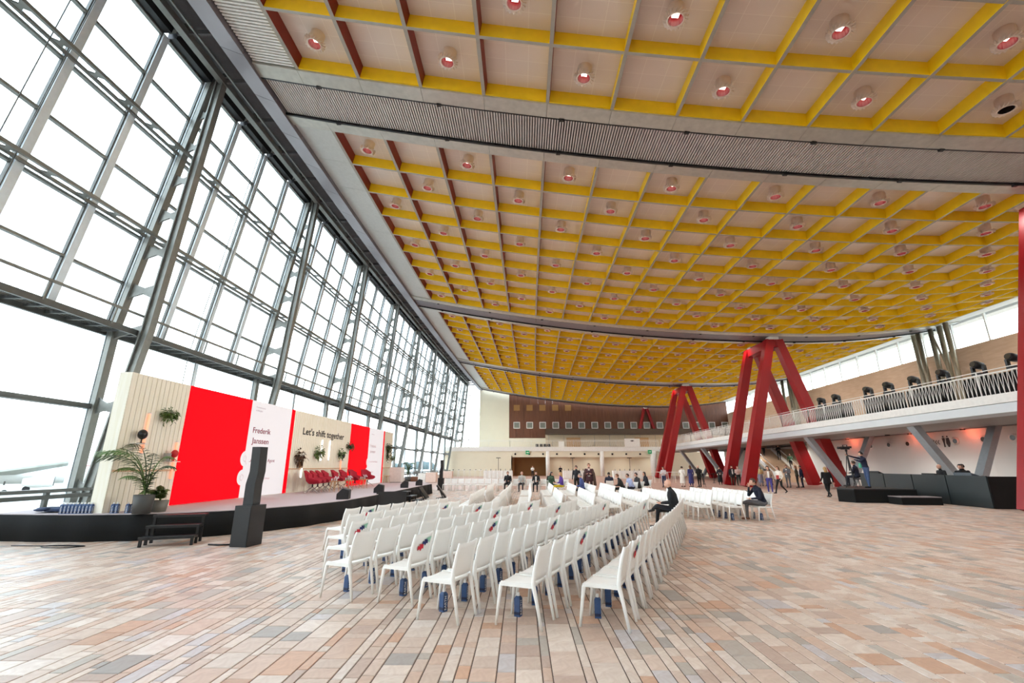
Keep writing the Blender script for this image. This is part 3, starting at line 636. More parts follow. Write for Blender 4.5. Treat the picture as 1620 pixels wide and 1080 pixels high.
# toilet pictogram sign
p = W(29.97, 33.35, 3.36); sg = thing('toilet_sign', 'dark arrows and toilet pictograms on the white wall under the gallery', 'sign', p)
M_ink = pm('dark_print', C(60, 58, 54), .6)
for i in range(3):
    m = MB(); yy = .75 - i * .2; m.prism([(0, yy, 0), (0, yy - .12, .15), (0, yy - .07, .15), (0, yy + .06, 0), (0, yy - .07, -.15), (0, yy - .12, -.15)], (-.01, 0, 0)); m.build('chevron', M_ink, sg)
for k, yy in enumerate((-.1, -.42)):
    m = MB(); m.tube([(0, yy, .36), (-.012, yy, .36)], .06, 12); m.build('figure_head', M_ink, sg)
    m = MB(); m.prism([(0, yy - .11, .27), (0, yy + .11, .27), (0, yy + (.05 if k == 0 else .16), -.1), (0, yy + .05, -.36), (0, yy - .05, -.36), (0, yy - (.05 if k == 0 else .16), -.1)], (-.01, 0, 0)); m.build('figure_body', M_ink, sg)
p = W(29.97, 45.0, 1.95); tag(MB().box(-.02, 0, -.25, .25, -.25, .25).build('wall_plate', M_ink, None, loc=p), 'small dark square plate on the white wall beside the stairs', 'sign')
# upper wall and clerestory
wu = struct('wall_right_upper', 'tan panelled upper wall behind the gallery', W(39.5, 30, 5))
for i in range(19):
    a = -14 + 5.8 * i; b = min(93.2, a + 5.8)
    if a < 92.5: hexW(MB(), 39.5, 39.9, a + .005, b - .005, 4.9, 12.0).build('wall_panel', M_tanwood, wu, world=True)
cle = struct('window_15', 'clerestory window strip above the tan wall', W(39.5, 30, 12))
for i in range(34):
    a = -14 + 3.2 * i; b = min(93.2, a + 3.2)
    if a > 92: break
    hexW(MB(), 39.6, 39.62, a + .06, b - .06, 12.05, 14.45).build('pane', M_glass, cle, world=True); hexW(MB(), 39.5, 39.7, a - .06, a + .06, 12.0, 14.5).build('mullion', M_white, cle, world=True)
MB().bar(W(39.55, -14, 12.0), W(39.55, 92, 12.0), .3, .1).build('sill', M_white, cle, world=True)
hexW(MB(), 39.3, 40.3, -14, 93.2, 14.4, 15.9).build('head', M_white, cle, world=True)
M_post = pm('post_steel', C(150, 142, 122), .35, .5, .08)
for bi, bc in enumerate((15.85, 41.0, 66.15)):
    t = thing('post_cluster', 'tall steel tube posts with bracing under the %s beam on the right wall' % ['nearest', 'second', 'third'][bi], 'posts', W(38.3, bc, 4.9), 0, 'post clusters on the right wall')
    for k, (dx, dy) in enumerate(((-.7, -2.3), (-.4, -1.3), (.1, .2), (-.3, 1.2), (.3, 2.4))):
        MB().tube([W(38.2 + dx, bc + dy, 4.9), W(38.2 + dx, bc + dy, zc(38.2 + dx) - .02)], .2, 10).build('post', M_post, t, True, world=True)
    MB().tube([W(37.8, bc - 1.3, 9.6), W(38.3, bc + .2, 14)], .09, 6).build('brace', M_post, t, world=True); MB().tube([W(37.8, bc - 1.3, 9.6), W(38.3, bc + .2, 6.2)], .09, 6).build('brace', M_post, t, world=True); MB().tube([W(37.8, bc - 1.3, 9.6), W(38.3, bc + .2, 9.9)], .09, 6).build('brace', M_post, t, world=True)
# rear end wall, behind the viewpoint
wb = struct('wall_rear', 'pale end wall behind the viewpoint', W(10, -14, 0))
hexW(MB(), -15, 40, -14.4, -14.0, 0, 18).build('wall_panel', M_greywall, wb, world=True)

# ------------------------------------------------------------------ red support frames
def frame(x0, y0, lab, full=True):
    t = thing('support_frame', lab, 'support frame', W(x0, y0, 0), 0, 'red A-shaped roof supports')
    zt = 12.5
    for dy in (-2.0, 2.0):
        for sd in (-1, 1):
            top = W(x0 + sd * .38, y0 + dy, zt); kn = W(x0 + sd * 2.72, y0 + dy, 4.6); ft = W(x0 + sd * 4.05, y0 + dy, 0)
            m = MB(); m.bar(top + Vector((0, 0, .3)), ft, .66, .7, (1, 0, 0), .8, .92); m.build('leg', M_red, t, world=True)
    m = MB(); m.bar(W(x0 - .35, y0 - 2.3, zt), W(x0 - .35, y0 + 2.3, zt), .66, .7); m.build('cross_bar', M_red, t, world=True)
    m = MB(); m.bar(W(x0 + .35, y0 - 2.3, zt), W(x0 + .35, y0 + 2.3, zt), .66, .7); m.build('cross_bar', M_red, t, world=True)
    for dy in (-1.9, 1.9): p = W(x0, y0 + dy, 13.0); MB().box(-.4, .4, -.35, .35, -.25, .16).build('bearing', M_white, t, loc=p - Vector(t.location))
    return t
frame(23.3, 16.0, 'red A-frame roof support cut off by the right picture edge')
frame(22.8, 42.3, 'large red A-frame roof support in front of the gallery')
frame(22.8, 67.4, 'smaller red A-frame roof support farther down the hall')
t = thing('support_frame', 'tiny red A-frame roof support at the walnut far wall', 'support frame', W(22.8, 92.7, 8.7), 0, 'red A-shaped roof supports')
for sd in (-1, 1): MB().bar(W(22.8 + sd * .25, 92.75, 13.0), W(22.8 + sd * 1.45, 92.75, 8.75), .5, .5, (1, 0, 0)).build('leg', M_red, t, world=True)
MB().box(-.35, .35, -.3, .2, 4.2, 4.65).build('bearing', M_white, t)
M_strut = pm('strut_grey', C(168, 174, 178), .4, .1)
for k, y in enumerate((17.0, 27.5, 38.0, 62.0, 71.5)):
    t = thing('v_strut', 'pale grey V-shaped strut under the gallery, %s from the viewpoint' % ORD[k + 1], 'strut', W(25.6, y, 0), 0, 'V struts under the gallery')
    MB().bar(W(25.7, y, 0), W(22.8, y - .4, 4.1), .36, .5, (0, 1, 0)).build('arm', M_strut, t, world=True)
    MB().bar(W(25.9, y, 0), W(28.6, y + .4, 4.2), .36, .5, (0, 1, 0)).build('arm', M_strut, t, world=True)

# ------------------------------------------------------------------ staircase under the gallery
st = thing('staircase', 'wide pale stone staircase rising under the gallery', 'stairs', W(30, 52, 0))
M_step = pm('stair_stone', C(222, 196, 168), .5)
for i in range(22):
    a = 52.0 + i * .33; hexW(MB(), 27.6, 33.4, a, a + .36, max(0, i * .171 - .1), (i + 1) * .171).build('tread', M_step, st, world=True)
for x in (27.5, 30.4, 33.4):
    MB().bar(W(x, 51.9, .35), W(x, 58.4, 3.75), .16, .34).build('stringer', M_white, st, world=True); MB().bar(W(x, 51.9, 1.1), W(x, 57.0, 3.9), .05, .06).build('handrail', M_white, st, world=True)
# ------------------------------------------------------------------ stage
front = [(-12.35, 11.62), (-11.3, 11.5), (-10.2, 11.45), (-9.0, 11.6), (-8.3, 11.9), (-7.5, 12.4), (-6.85, 13.05), (-6.1, 14.3), (-5.6, 15.9), (-5.45, 18.5), (-5.4, 21.5), (-5.3, 26), (-5.2, 30.9)]
SH = .6
poly = front + [(-6.6, 34.9), (-12.9, 34.9), (-13.2, 22), (-12.9, 14.5)]
stg = thing('stage', 'low curved stage with grey carpet and black skirt in front of the glass', 'stage', (-9, 18, 0))
M_carpet = pm('stage_carpet', C(196, 184, 186), .85, 0, .04, 30, .05)
MB().prism([(x, y, SH - .06) for x, y in poly], (0, 0, .06)).build('deck', M_carpet, stg, world=True)
m = MB(); path = []
for a, b in zip(front[:-1], front[1:]):
    a = Vector((a[0], a[1], 0)); b = Vector((b[0], b[1], 0)); n = max(3, int((b - a).length / .12))
    for i in range(n): path.append((a.lerp(b, i / n), Vector(((b - a).y, -(b - a).x, 0)).normalized()))
path = [(Vector((-12.9, 14.5, 0)), Vector((-1, 0, 0)))] + path
rs = random.Random(9); ph = 0; V = []
for i, (p, nn) in enumerate(path):
    ph += rs.uniform(.3, 1.1); w_ = .018 * math.sin(ph) + .01; V.append((p + nn * (.0 + w_ * .3), p + nn * (.03 + w_ * 1.6)))
for (a, b) in V: m.v += [(a.x, a.y, SH - .02), (b.x, b.y, .0), (a.x - 0, a.y, SH - .02)]
for i in range(len(V) - 1): m.face((i * 3, i * 3 + 1, i * 3 + 4, i * 3 + 3))
sk = m.build('skirt', M_blackfab, stg, True, world=True); md = sk.modifiers.new('thick', 'SOLIDIFY'); md.thickness = .02
m = MB()
for y in range(13, 32, 2):
    for x in (-12, -9, -6.6):
        if y > 14 or x < -9: m.box(x - .04, x + .04, y - .04, y + .04, 0, SH - .06)
m.build('deck_legs', M_black, stg, world=True)

# backdrop along the stage: wall coordinates (s along, z up)
BP0 = Vector((-9.9, 11.7, 0)); BP1 = Vector((-8.9, 33.0, 0)); BD = (BP1 - BP0).normalized(); BN = Vector((BD.y, -BD.x, 0)); BT = 4.07
def B(s, z, o=0.0): return BP0 + BD * s + BN * o + Vector((0, 0, z))
def bbox(m, s0, s1, z0, z1, o0, o1): return m.hexa([B(s0, z0, o0), B(s1, z0, o0), B(s1, z0, o1), B(s0, z0, o1), B(s0, z1, o0), B(s1, z1, o0), B(s1, z1, o1), B(s0, z1, o1)])
def wallM(s, z, o=0.0): p = B(s, z, o); return Matrix(((BD.x, 0, BN.x, p.x), (BD.y, 0, BN.y, p.y), (0, 1, 0, p.z), (0, 0, 0, 1)))
bd = thing('stage_backdrop', 'long stage backdrop of cream boards and red and white screens', 'backdrop', BP0 + Vector((0, 0, SH)))
TI = Matrix.Translation(-Vector(bd.location))
bbox(MB(), 0, 22.8, SH, BT - .02, -.34, -.06).build('wall_core', M_board, bd, world=True)
bbox(MB(), -.02, 0.0, SH, BT, -.34, 0).build('end_panel', M_board, bd, world=True)
def boards(s0, s1, wd):
    n = round((s1 - s0) / wd); wd = (s1 - s0) / n
    for i in range(n): bbox(MB(), s0 + wd * i + .009, s0 + wd * (i + 1) - .009, SH, BT, -.035, 0).build('board', M_board, bd, world=True)
    m = MB(); bbox(m, s0, s1, 1.56, 1.61, -.02, .03); m.build('rail', M_peach, bd, world=True)
    bbox(MB(), s0, s1, SH, BT - .01, -.06, -.034).build('groove_backing', M_peach, bd, world=True)
boards(0, 2.08, .16); boards(8.37, 14.77, .168); boards(20.82, 22.8, .165)
M_scr_r = pm('screen_red', (.28, .0, .003), .6, 0, .0, emit=.46, ecol=(1, .0, .008), spec=.1)
M_scr_w = pm('screen_white', (.3, .285, .29), .6, 0, .0, emit=.34, ecol=(1, .95, .97), spec=.1)
M_txt = pm('screen_crimson_text', (.26, .0, .03), .7, 0, .0)
M_txt2 = pm('screen_faint_text', (.72, .5, .54), .5, 0, .0)
M_txt3 = pm('screen_grey_text', (.55, .45, .5), .5, 0, .0)
M_txtk = pm('black_letters', C(14, 14, 14), .5)
def screen(nm, s0, s1, mat): return bbox(MB(), s0 + .004, s1 - .004, SH + .02, BT, -.03, .02).build(nm, mat, bd, world=True)
screen('led_screen', 2.08, 5.22, M_scr_r); w1 = screen('led_screen', 5.22, 8.08, M_scr_w); screen('led_screen', 8.08, 8.37, M_scr_r)
screen('led_screen', 14.77, 17.75, M_scr_r); w2 = screen('led_screen', 17.75, 20.55, M_scr_w); screen('led_screen', 20.55, 20.82, M_scr_r)
def wtext(par, body, s, z, width, cap, mat, o=.021, bold=0.0):
    me = text_mesh('lettering', body, mat, width, cap, .003, bold=bold); return obj('lettering', me, par, M=(TI if par is bd else Matrix()) @ wallM(s, z, o))
wtext(w1, 'Frederik', 5.49, 2.90, 1.17, .21, M_txt, bold=.01); wtext(w1, 'Janssen', 5.5, 2.52, 1.1, .21, M_txt, bold=.01)
wtext(w1, 'Lost & Found Agent', 5.5, 1.85, 1.72, .13, M_txt); wtext(w1, 'Experience', 6.17, 1.2, .84, .11, M_txt2)
wtext(w1, 'Conversation', 5.5, 3.82, .61, .07, M_txt3); wtext(w1, 'at the gate', 5.5, 3.70, .44, .07, M_txt3)
wtext(w2, 'Frederik', 18.05, 2.86, 1.1, .2, M_txt2); wtext(w2, 'Janssen', 18.05, 2.52, 1.02, .2, M_txt2); wtext(w2, 'Lost & Found Agent', 18.14, 1.93, 1.5, .11, M_txt2); wtext(w2, 'Experience', 18.14, 1.3, .8, .10, M_txt2); wtext(w2, 'Conversation', 18.1, 3.66, .55, .06, M_txt3)
wtext(bd, "Let's shift together", 9.27, 3.09, 4.6, .31, M_txtk, .002, bold=.018)
for k, (par, s, z, r) in enumerate([(w1, 5.26, 1.96, .27), (w1, 5.23, 1.31, .27), (w2, 17.8, 1.95, .22), (w2, 17.78, 1.4, .22)]):
    m = MB(); m.prism([B(s + r * math.cos(a * math.pi / 14), z + r * math.sin(a * math.pi / 14), .022) for a in range(28)], BN * .003); m.build('icon_disc', M_scr_w, bd, world=True)
    m = MB(); n = 20; q = .09; cx = s - .02
    for a in range(n):
        a0, a1 = 2 * math.pi * a / n, 2 * math.pi * (a + 1) / n
        m.hexa([B(cx + q * math.cos(a0), z + q * 1.2 * math.sin(a0), .026), B(cx + q * math.cos(a1), z + q * 1.2 * math.sin(a1), .026), B(cx + (q - .014) * math.cos(a1), z + (q - .014) * 1.2 * math.sin(a1), .026), B(cx + (q - .014) * math.cos(a0), z + (q - .014) * 1.2 * math.sin(a0), .026)] + [B(cx + q * math.cos(a0), z + q * 1.2 * math.sin(a0), .028), B(cx + q * math.cos(a1), z + q * 1.2 * math.sin(a1), .028), B(cx + (q - .014) * math.cos(a1), z + (q - .014) * 1.2 * math.sin(a1), .028), B(cx + (q - .014) * math.cos(a0), z + (q - .014) * 1.2 * math.sin(a0), .028)])
    if k % 2 == 0: m.bar(B(cx + .06, z - .09, .027), B(cx + .14, z - .2, .027), .016, .003, BN)
    m.build('icon_outline', M_txt2, bd, world=True)
# light tubes on the backdrop
M_tp = pm('tube_peach', C(255, 190, 160), .4, emit=.55, ecol=C(255, 150, 116)); M_tw = pm('tube_white', C(255, 250, 255), .4, emit=.9, ecol=(1, .97, 1))
TUBES = [(.74, 2.02, 3.08, M_tp, 'peach light tube beside the round black lamp on the backdrop'), (1.91, 1.33, 2.38, M_tp, 'peach light tube beside the red lamp on the backdrop'), (9.49, 1.2, 2.2, M_tw, 'white light tube low below the slogan, leftmost of three'), (11.26, 1.95, 2.95, M_tw, 'white light tube below the slogan, middle of three'), (12.13, 1.98, 2.96, M_tw, 'white light tube below the slogan, right of three'), (13.7, 1.5, 2.02, M_tp, 'short peach light tube under the round black speaker')]
for s, z0, z1, mt, lb in TUBES:
    t = thing('light_tube', lb, 'light tube', B(s, z0, .0), 0, 'light tubes on the backdrop')
    MB().tube([BN * .035 + Vector((0, 0, 0)), BN * .035 + Vector((0, 0, z1 - z0))], .028, 10).build('tube', mt, t, True)
    for z in (0, z1 - z0): MB().bar(BN * .0 + Vector((0, 0, z)), BN * .06 + Vector((0, 0, z)), .05, .03).build('end_clip', M_alu, t)

# ------------------------------------------------------------------ plants
M_leaf = pm('leaf_green', C(86, 112, 50), .5, 0, .3, 9); M_leafd = pm('leaf_dark', C(54, 74, 36), .5, 0, .3, 9); M_leafr = pm('leaf_brown', C(84, 62, 44), .5, 0, .3, 9)
M_potd = pm('pot_charcoal', C(74, 74, 72), .6); M_potg = pm('pot_grey', C(126, 122, 114), .7); M_soil = pm('soil', C(50, 40, 30), .9)
def leaf(m, p, d, L, w_, droop=.3, roll=0.0):
    p = Vector(p); d = Vector(d).normalized(); sdv = d.cross(Vector((0, 0, 1)));
    if sdv.length < .05: sdv = Vector((1, 0, 0))
    sdv.normalize(); sdv = Matrix.Rotation(roll, 3, d) @ sdv; b = len(m.v); pts = []
    for t_, ww in ((0, .15), (.35, 1.0), (.7, .75), (1, .05)):
        q = p + d * L * t_ - Vector((0, 0, 1)) * droop * L * t_ * t_; m.v += [tuple(q - sdv * w_ * ww / 2), tuple(q + sdv * w_ * ww / 2)]
    for i in range(3): m.face((b + 2 * i, b + 2 * i + 1, b + 2 * i + 3, b + 2 * i + 2))
def palm_frond(m, p, az, L, up, rnd, lw=.035, n=15):
    p = Vector(p); h = Vector((math.cos(az), math.sin(az), 0)); pts = []
    for i in range(10):
        t_ = i / 9; pts.append(p + h * L * (t_ * .85) * (.35 + .65 * t_) + Vector((0, 0, up * (1.9 * t_ - 1.15 * t_ * t_))))
    m.tube(pts, [.012] * 5 + [.008] * 5, 5)
    for i in range(2, 10):
        for k in range(2):
            q = pts[i - 1].lerp(pts[i], k * .5); d = (pts[i] - pts[i - 1]).normalized(); sd = d.cross(Vector((0, 0, 1))).normalized()
            for sg in (-1, 1): leaf(m, q, d * .75 + sd * sg * .8 + Vector((0, 0, -.15)), L * (.34 - .012 * i) * rnd.uniform(.85, 1.1), lw, .35, sg * .5)
def pot(t, r, h, mat): 
    l = MB(); l.lathe([(r * .82, 0), (r, h), (r * .9, h), (r * .88, h - .05)], 20); po = l.build('pot', mat, t, True); MB().lathe([(r * .88, h - .06), (.01, h - .05)], 16, cap=False).build('soil', M_soil, po)
rnd = random.Random(21)
p = fl(223, 812, SH); t = thing('potted_palm', 'tall arching palm in a dark grey pot at the stage left end', 'potted plant', p); pot(t, .22, .43, M_potd)
for k, (az, L, up) in enumerate([(3.0, 1.75, 1.45), (2.75, 1.4, 1.6), (3.5, 1.25, 1.35), (2.2, .8, 1.3), (4.2, .75, .85), (.3, .6, .9), (1.2, .6, 1.2), (5.4, .6, .65), (3.0, .8, .6), (3.9, 1.2, 1.2)]):
    m = MB(); palm_frond(m, (0, 0, .4), az, L, up, rnd); m.build('frond', M_leafd if k % 2 else M_leaf, t)
p = fl(245, 809, SH) + Vector((.08, .0, 0)); t = thing('potted_plant', 'leafy plant in a smaller grey pot beside the palm', 'potted plant', p); pot(t, .19, .27, M_potg)
for k in range(9):
    m = MB(); az = rnd.uniform(0, 6.28); palm_frond(m, (0, 0, .25), az, rnd.uniform(.35, .6), rnd.uniform(.25, .55), rnd, .05); m.build('frond', M_leaf, t)
p = fl(541 + 195 / 7.36 * 1.0 + 77, 761) ; p = fl(645, 762); t = thing('potted_palm', 'upright palm beside white plinths past the stage end', 'potted plant', p); pot(t, .35, .55, M_potd)
for k in range(11):
    m = MB(); palm_frond(m, (0, 0, .5), k * .57, rnd.uniform(.6, .95), rnd.uniform(1.2, 2.3), rnd, .07); m.build('frond', M_leafd if k % 2 else M_leaf, t)
def bush(t, c, r, n, mat, L, w_, trail=0.0, o=Vector((0, 0, 0))):
    m = MB()
    for i in range(n):
        d = Vector((rnd.gauss(0, 1), rnd.gauss(0, 1), rnd.gauss(0, .8))).normalized(); q = Vector(c) + Vector((d.x * r[0], d.y * r[1], d.z * r[2])) * rnd.uniform(.25, 1)
        leaf(m, q, d + Vector((0, 0, -.3)), L * rnd.uniform(.7, 1.2), w_, .5, rnd.uniform(-1, 1))
    for i in range(int(trail * 10)):
        q = Vector(c) + Vector((rnd.uniform(-1, 1) * r[0], rnd.uniform(-.5, 1) * r[1], 0)); ln = rnd.uniform(.3, 1) * trail; zz = 0
        while zz < ln: leaf(m, q + Vector((rnd.uniform(-.03, .03), rnd.uniform(-.03, .03), -zz)), (rnd.uniform(-1, 1), rnd.uniform(-1, 1), -.6), L, w_, .3, rnd.uniform(-1, 1)); zz += .05
    o_ = m.build('foliage', mat, t); o_['kind'] = 'stuff'; return o_
WP = [(1.28, 3.08, (.16, .26, .16), 300, M_leaf, .09, .03, .42, 'hanging fern on the left board wall above the light tube', 0),
      (9.02, 2.02, (.18, .28, .30), 110, M_leafr, .18, .07, 0, 'brown-leaved plant in a grey pot left below the slogan', 1),
      (10.78, 2.3, (.2, .36, .34), 200, M_leaf, .11, .05, .4, 'bushy light green trailing plant below the slogan', 2),
      (13.4, 2.28, (.14, .22, .24), 90, M_leaf, .16, .05, 0, 'small upright plant in a grey pot near the red screen', 3),
      (14.5, 2.75, (.18, .26, .18), 130, M_leafd, .12, .05, .35, 'dark trailing plant at the edge of the red screen', 4),
      (21.5, 3.0, (.2, .34, .2), 150, M_leafd, .13, .06, 1.1, 'long dark vine trailing down the far end boards', 5),
      (22.5, 2.2, (.15, .2, .22), 60, M_leaf, .14, .05, 0, 'small plant in a dark pot at the backdrop far end', 6)]
for s, z, r, n, mt, L, w_, tr, lb, k in WP:
    t = thing('wall_plant', lb, 'potted plant', B(s, z, .16), 0, 'plants on the backdrop')
    MB().box(-.13, .06, -.12, .12, -.12, -.1).build('shelf', M_white, t)
    l = MB(); l.lathe([(.07, -.1), (.095, .08), (.08, .08)], 12); l.build('pot', M_potg, t, True)
    bush(t, (0, 0, .12 if tr == 0 else .05), r, n, mt, L, w_, tr)
M_blackg = pm('black_gloss', C(20, 20, 24), .25); M_redg = pm('red_gloss', C(190, 16, 24), .3); M_silver = pm('silver', C(170, 170, 168), .3, .6)
def round_speaker(s, z, mat, lb, r):
    t = thing('round_speaker', lb, 'speaker', B(s, z, .18)); MB().ball((0, 0, r + .1), (r * .75, r, r), 16, 12).build('body', mat, t, True); MB().tube([(0, 0, 0), (0, 0, .12)], .018, 8).build('stem', mat, t); MB().lathe([(.09, 0), (.09, .015)], 16).build('foot', mat, t)
    MB().box(-.18, .1, -.15, .15, -.02, 0).build('shelf', M_white, t)
round_speaker(.48, 2.27, M_blackg, 'round black speaker on a shelf on the left board wall', .13); round_speaker(1.7, 1.83, M_redg, 'round red speaker on a shelf beside the red screen', .11); round_speaker(13.5, 1.98, M_blackg, 'round black speaker on a shelf below the small upright plant', .16)
t = tag(MB().box(-.06, .06, -.07, .07, 0, .22).build('metal_box', M_silver, None, loc=B(1.5, 1.83, .14)), 'silver box on the shelf left of the red speaker', 'box')
t = tag(MB().box(-.05, .05, -.1, .1, 0, .36).build('vase', pm('amber', C(150, 120, 84), .3), None, loc=B(9.19, 1.62, .12)), 'amber vase below the brown-leaved plant', 'vase')

# ------------------------------------------------------------------ things on and around the stage
M_crimson = pm('crimson_felt', C(172, 14, 44), .75, 0, .06, 20); M_chrome = pm('chrome', C(190, 190, 190), .2, .8)
def shell_mesh():
    prof = [(.30, .43), (.20, .42), (.05, .40), (-.12, .41), (-.22, .50), (-.27, .64), (-.32, .80), (-.36, .92)]
    V = []; F = []; n = 9
    for i, (y, z) in enumerate(prof):
        wd = [.27, .30, .32, .33, .34, .33, .27, .18][i]; wing = [.10, .16, .20, .22, .20, .12, .03, 0][i]; fwd = [0, 0, 0, .02, .1, .16, .10, .02][i]
        for k in range(n): a = -1 + 2 * k / (n - 1); V.append((a * wd, y + fwd * abs(a) ** 2.2, z + wing * abs(a) ** 2.5))
    for i in range(len(prof) - 1):
        for k in range(n - 1): F.append((i * n + k, i * n + k + 1, (i + 1) * n + k + 1, (i + 1) * n + k))
    me = bpy.data.meshes.new('shell'); me.from_pydata(V, [], F); me.materials.append(M_crimson)
    bm = bmesh.new(); bm.from_mesh(me); bmesh.ops.recalc_face_normals(bm, faces=bm.faces); bmesh.ops.solidify(bm, geom=bm.faces[:], thickness=.045); bm.to_mesh(me); bm.free()
    me.polygons.foreach_set('use_smooth', [True] * len(me.polygons)); return me
SHELLC = shell_mesh()
l = MB(); l.tube([(0, 0, .22), (0, 0, .40)], .03, 8); l.lathe([(.09, .36), (.12, .40)], 12); PEDM = l.mesh('pedestal', M_black)
LEGR = []
for k in range(4): a = math.pi / 4 + k * math.pi / 2; LEGR.append(MB().tube([(0, 0, .25), (.2 * math.cos(a), .2 * math.sin(a), .14), (.36 * math.cos(a), .36 * math.sin(a), .01)], .014, 6).mesh('leg', M_chrome))
RC = [(-8.45, 20.2, -1.35), (-8.55, 20.98, -1.35), (-8.62, 21.76, -1.4), (-8.68, 22.55, -1.45), (-8.68, 23.75, -1.5), (-8.6, 24.65, -1.6), (-8.45, 25.6, -1.8), (-8.15, 26.8, -2.1)]
for k, (x, y, a) in enumerate(RC):
    t = thing('swivel_chair', '%s crimson swivel chair from the left on the stage' % ORD[k + 1], 'chair', (x, y, SH), a, 'crimson swivel chairs on the stage')
    obj('seat_shell', SHELLC, t); obj('pedestal', PEDM, t)
    for L in LEGR: obj('leg', L, t)
TOPT = MB().lathe([(.23, .43), (.24, .445), (.23, .46)], 20).mesh('top', M_oak)
LEGT = [MB().tube([(.12 * math.cos(a), .12 * math.sin(a), .43), (.2 * math.cos(a), .2 * math.sin(a), 0)], [.018, .011], 6).mesh('leg', M_oak) for a in (.5, 2.07, 3.64, 5.21)]
M_glassm = pm('water_glass', C(210, 220, 220), .1, 0, 0); M_flower = pm('white_flowers', C(226, 214, 226), .8, 0, .3, 40)
for k, (x, y) in enumerate([(-7.85, 21.1), (-7.72, 22.5), (-7.62, 24.4)]):
    nm = ['left', 'middle', 'right'][k]
    t = thing('side_table', '%s small round oak side table before the crimson chairs' % nm, 'side table', (x, y, SH + .003), 0, 'oak side tables on the stage'); obj('top', TOPT, t)
    for L in LEGT: obj('leg', L, t)
    v = thing('flower_vase', 'small vase of pale flowers on the %s side table' % nm, 'vase', (x + .04, y + .05, SH + .46)); MB().lathe([(.03, 0), (.045, .05), (.03, .1)], 10).build('vase', M_glassm, v, True)
    m = MB()
    for q in range(9): m.ball((rnd.uniform(-.09, .09), rnd.uniform(-.09, .09), .14 + rnd.uniform(-.03, .05)), .035, 6, 5)
    m.build('flowers', M_flower, v)
    for q in range(2): tag(MB().lathe([(.028, 0), (.034, .11), (.03, .11), (.026, .01)], 10).build('water_glass', M_glassm, None, True, loc=(x - .1 + .03 * q, y - .12 + .2 * q, SH + .46)), '%s water glass on the %s oak side table' % (['nearer', 'farther'][q], nm), 'glass', 'water glasses')
t = thing('stool', 'small oak stool at the far end of the backdrop', 'stool', (-7.95, 32.0, 0) if False else (-8.55, 32.4, SH + .003)); obj('top', TOPT, t)
for L in LEGT: obj('leg', L, t)
# wedge monitors on the stage edge
M_spk = pm('speaker_black', C(34, 34, 35), .6, 0, .12, 30)
def wedge(x, y, a, lb):
    t = thing('stage_monitor', lb, 'speaker', (x, y, SH), a, 'wedge monitors on the stage edge')
    m = MB(); m.prism([(-.24, -.2, 0), (-.24, .2, 0), (-.24, .2, .18), (-.24, .02, .36), (-.24, -.2, .30)], (.48, 0, 0)); m.build('cabinet', M_spk, t); MB().bar((0, .19, .17), (0, .02, .35), .42, .01, (0, 1, 1)).build('grille', M_black, t)
for k, (x, y) in enumerate([(-5.85, 16.67), (-5.72, 20.57), (-5.68, 25.2), (-5.5, 28.2)]): wedge(x, y, math.radians(100), 'black wedge monitor, %s along the stage edge' % ORD[k + 1])
# confidence screens on the floor
def tv(x, y, a, lb, s=1.0):
    t = thing('floor_screen', lb, 'screen', (x, y, 0), a, 'tilted screens on the floor'); R_ = Matrix.Rotation(math.radians(-38), 4, 'X')
    m = MB(); m.box(-.6 * s, .6 * s, -.035, .035, 0, .7 * s); o = m.build('panel', M_black, t); o.matrix_local = Matrix.Translation((0, 0, .12)) @ R_
    m = MB(); m.box(-.57 * s, .57 * s, .036, .04, .03, .67 * s); o = m.build('display', pm('display_dark', C(30, 32, 34), .2), t); o.matrix_local = Matrix.Translation((0, 0, .12)) @ R_
    for sx_ in (-.35, .35): MB().bar((sx_ * s, .1, 0), (sx_ * s, .35, .5 * s), .04, .04).build('stand_leg', M_black, t); MB().bar((sx_ * s, -.05, .12), (sx_ * s, .5, 0.02), .04, .04).build('stand_foot', M_black, t)
tv(-4.85, 19.3, math.radians(14), 'black tilted floor screen nearest, before the stage front'); tv(-4.4, 24.9, math.radians(92), 'black tilted floor screen beside the far stage steps', .9); tv(-3.55, 25.6, math.radians(98), 'black tilted floor screen standing farthest from the stage', 1.1)
# steps
def steps(x, y, a, n, wd, lb, h):
    t = thing('stage_steps', lb, 'steps', (x, y, 0), a, 'black stage steps')
    for i in range(n):
        z = h * (i + 1) / (n); y0 = .30 * i; MB().box(-wd / 2, wd / 2, y0, y0 + .3, z - .05, z).build('tread', M_black, t); MB().bar((-wd / 2, y0 + .02, z - .02), (wd / 2, y0 + .02, z - .02), .03, .05).build('nosing', M_steel_d, t)
        for sx_ in (-wd / 2 + .04, wd / 2 - .04): MB().box(sx_ - .025, sx_ + .025, y0 + .03, y0 + .09, 0, z - .05).build('leg', M_black, t)
steps(-7.6, 10.78, math.radians(18), 3, 1.05, 'open black steps at the near corner of the stage', .6)
steps(-4.3, 22.6, math.radians(88), 3, 1.1, 'black steps midway along the stage front', .55)
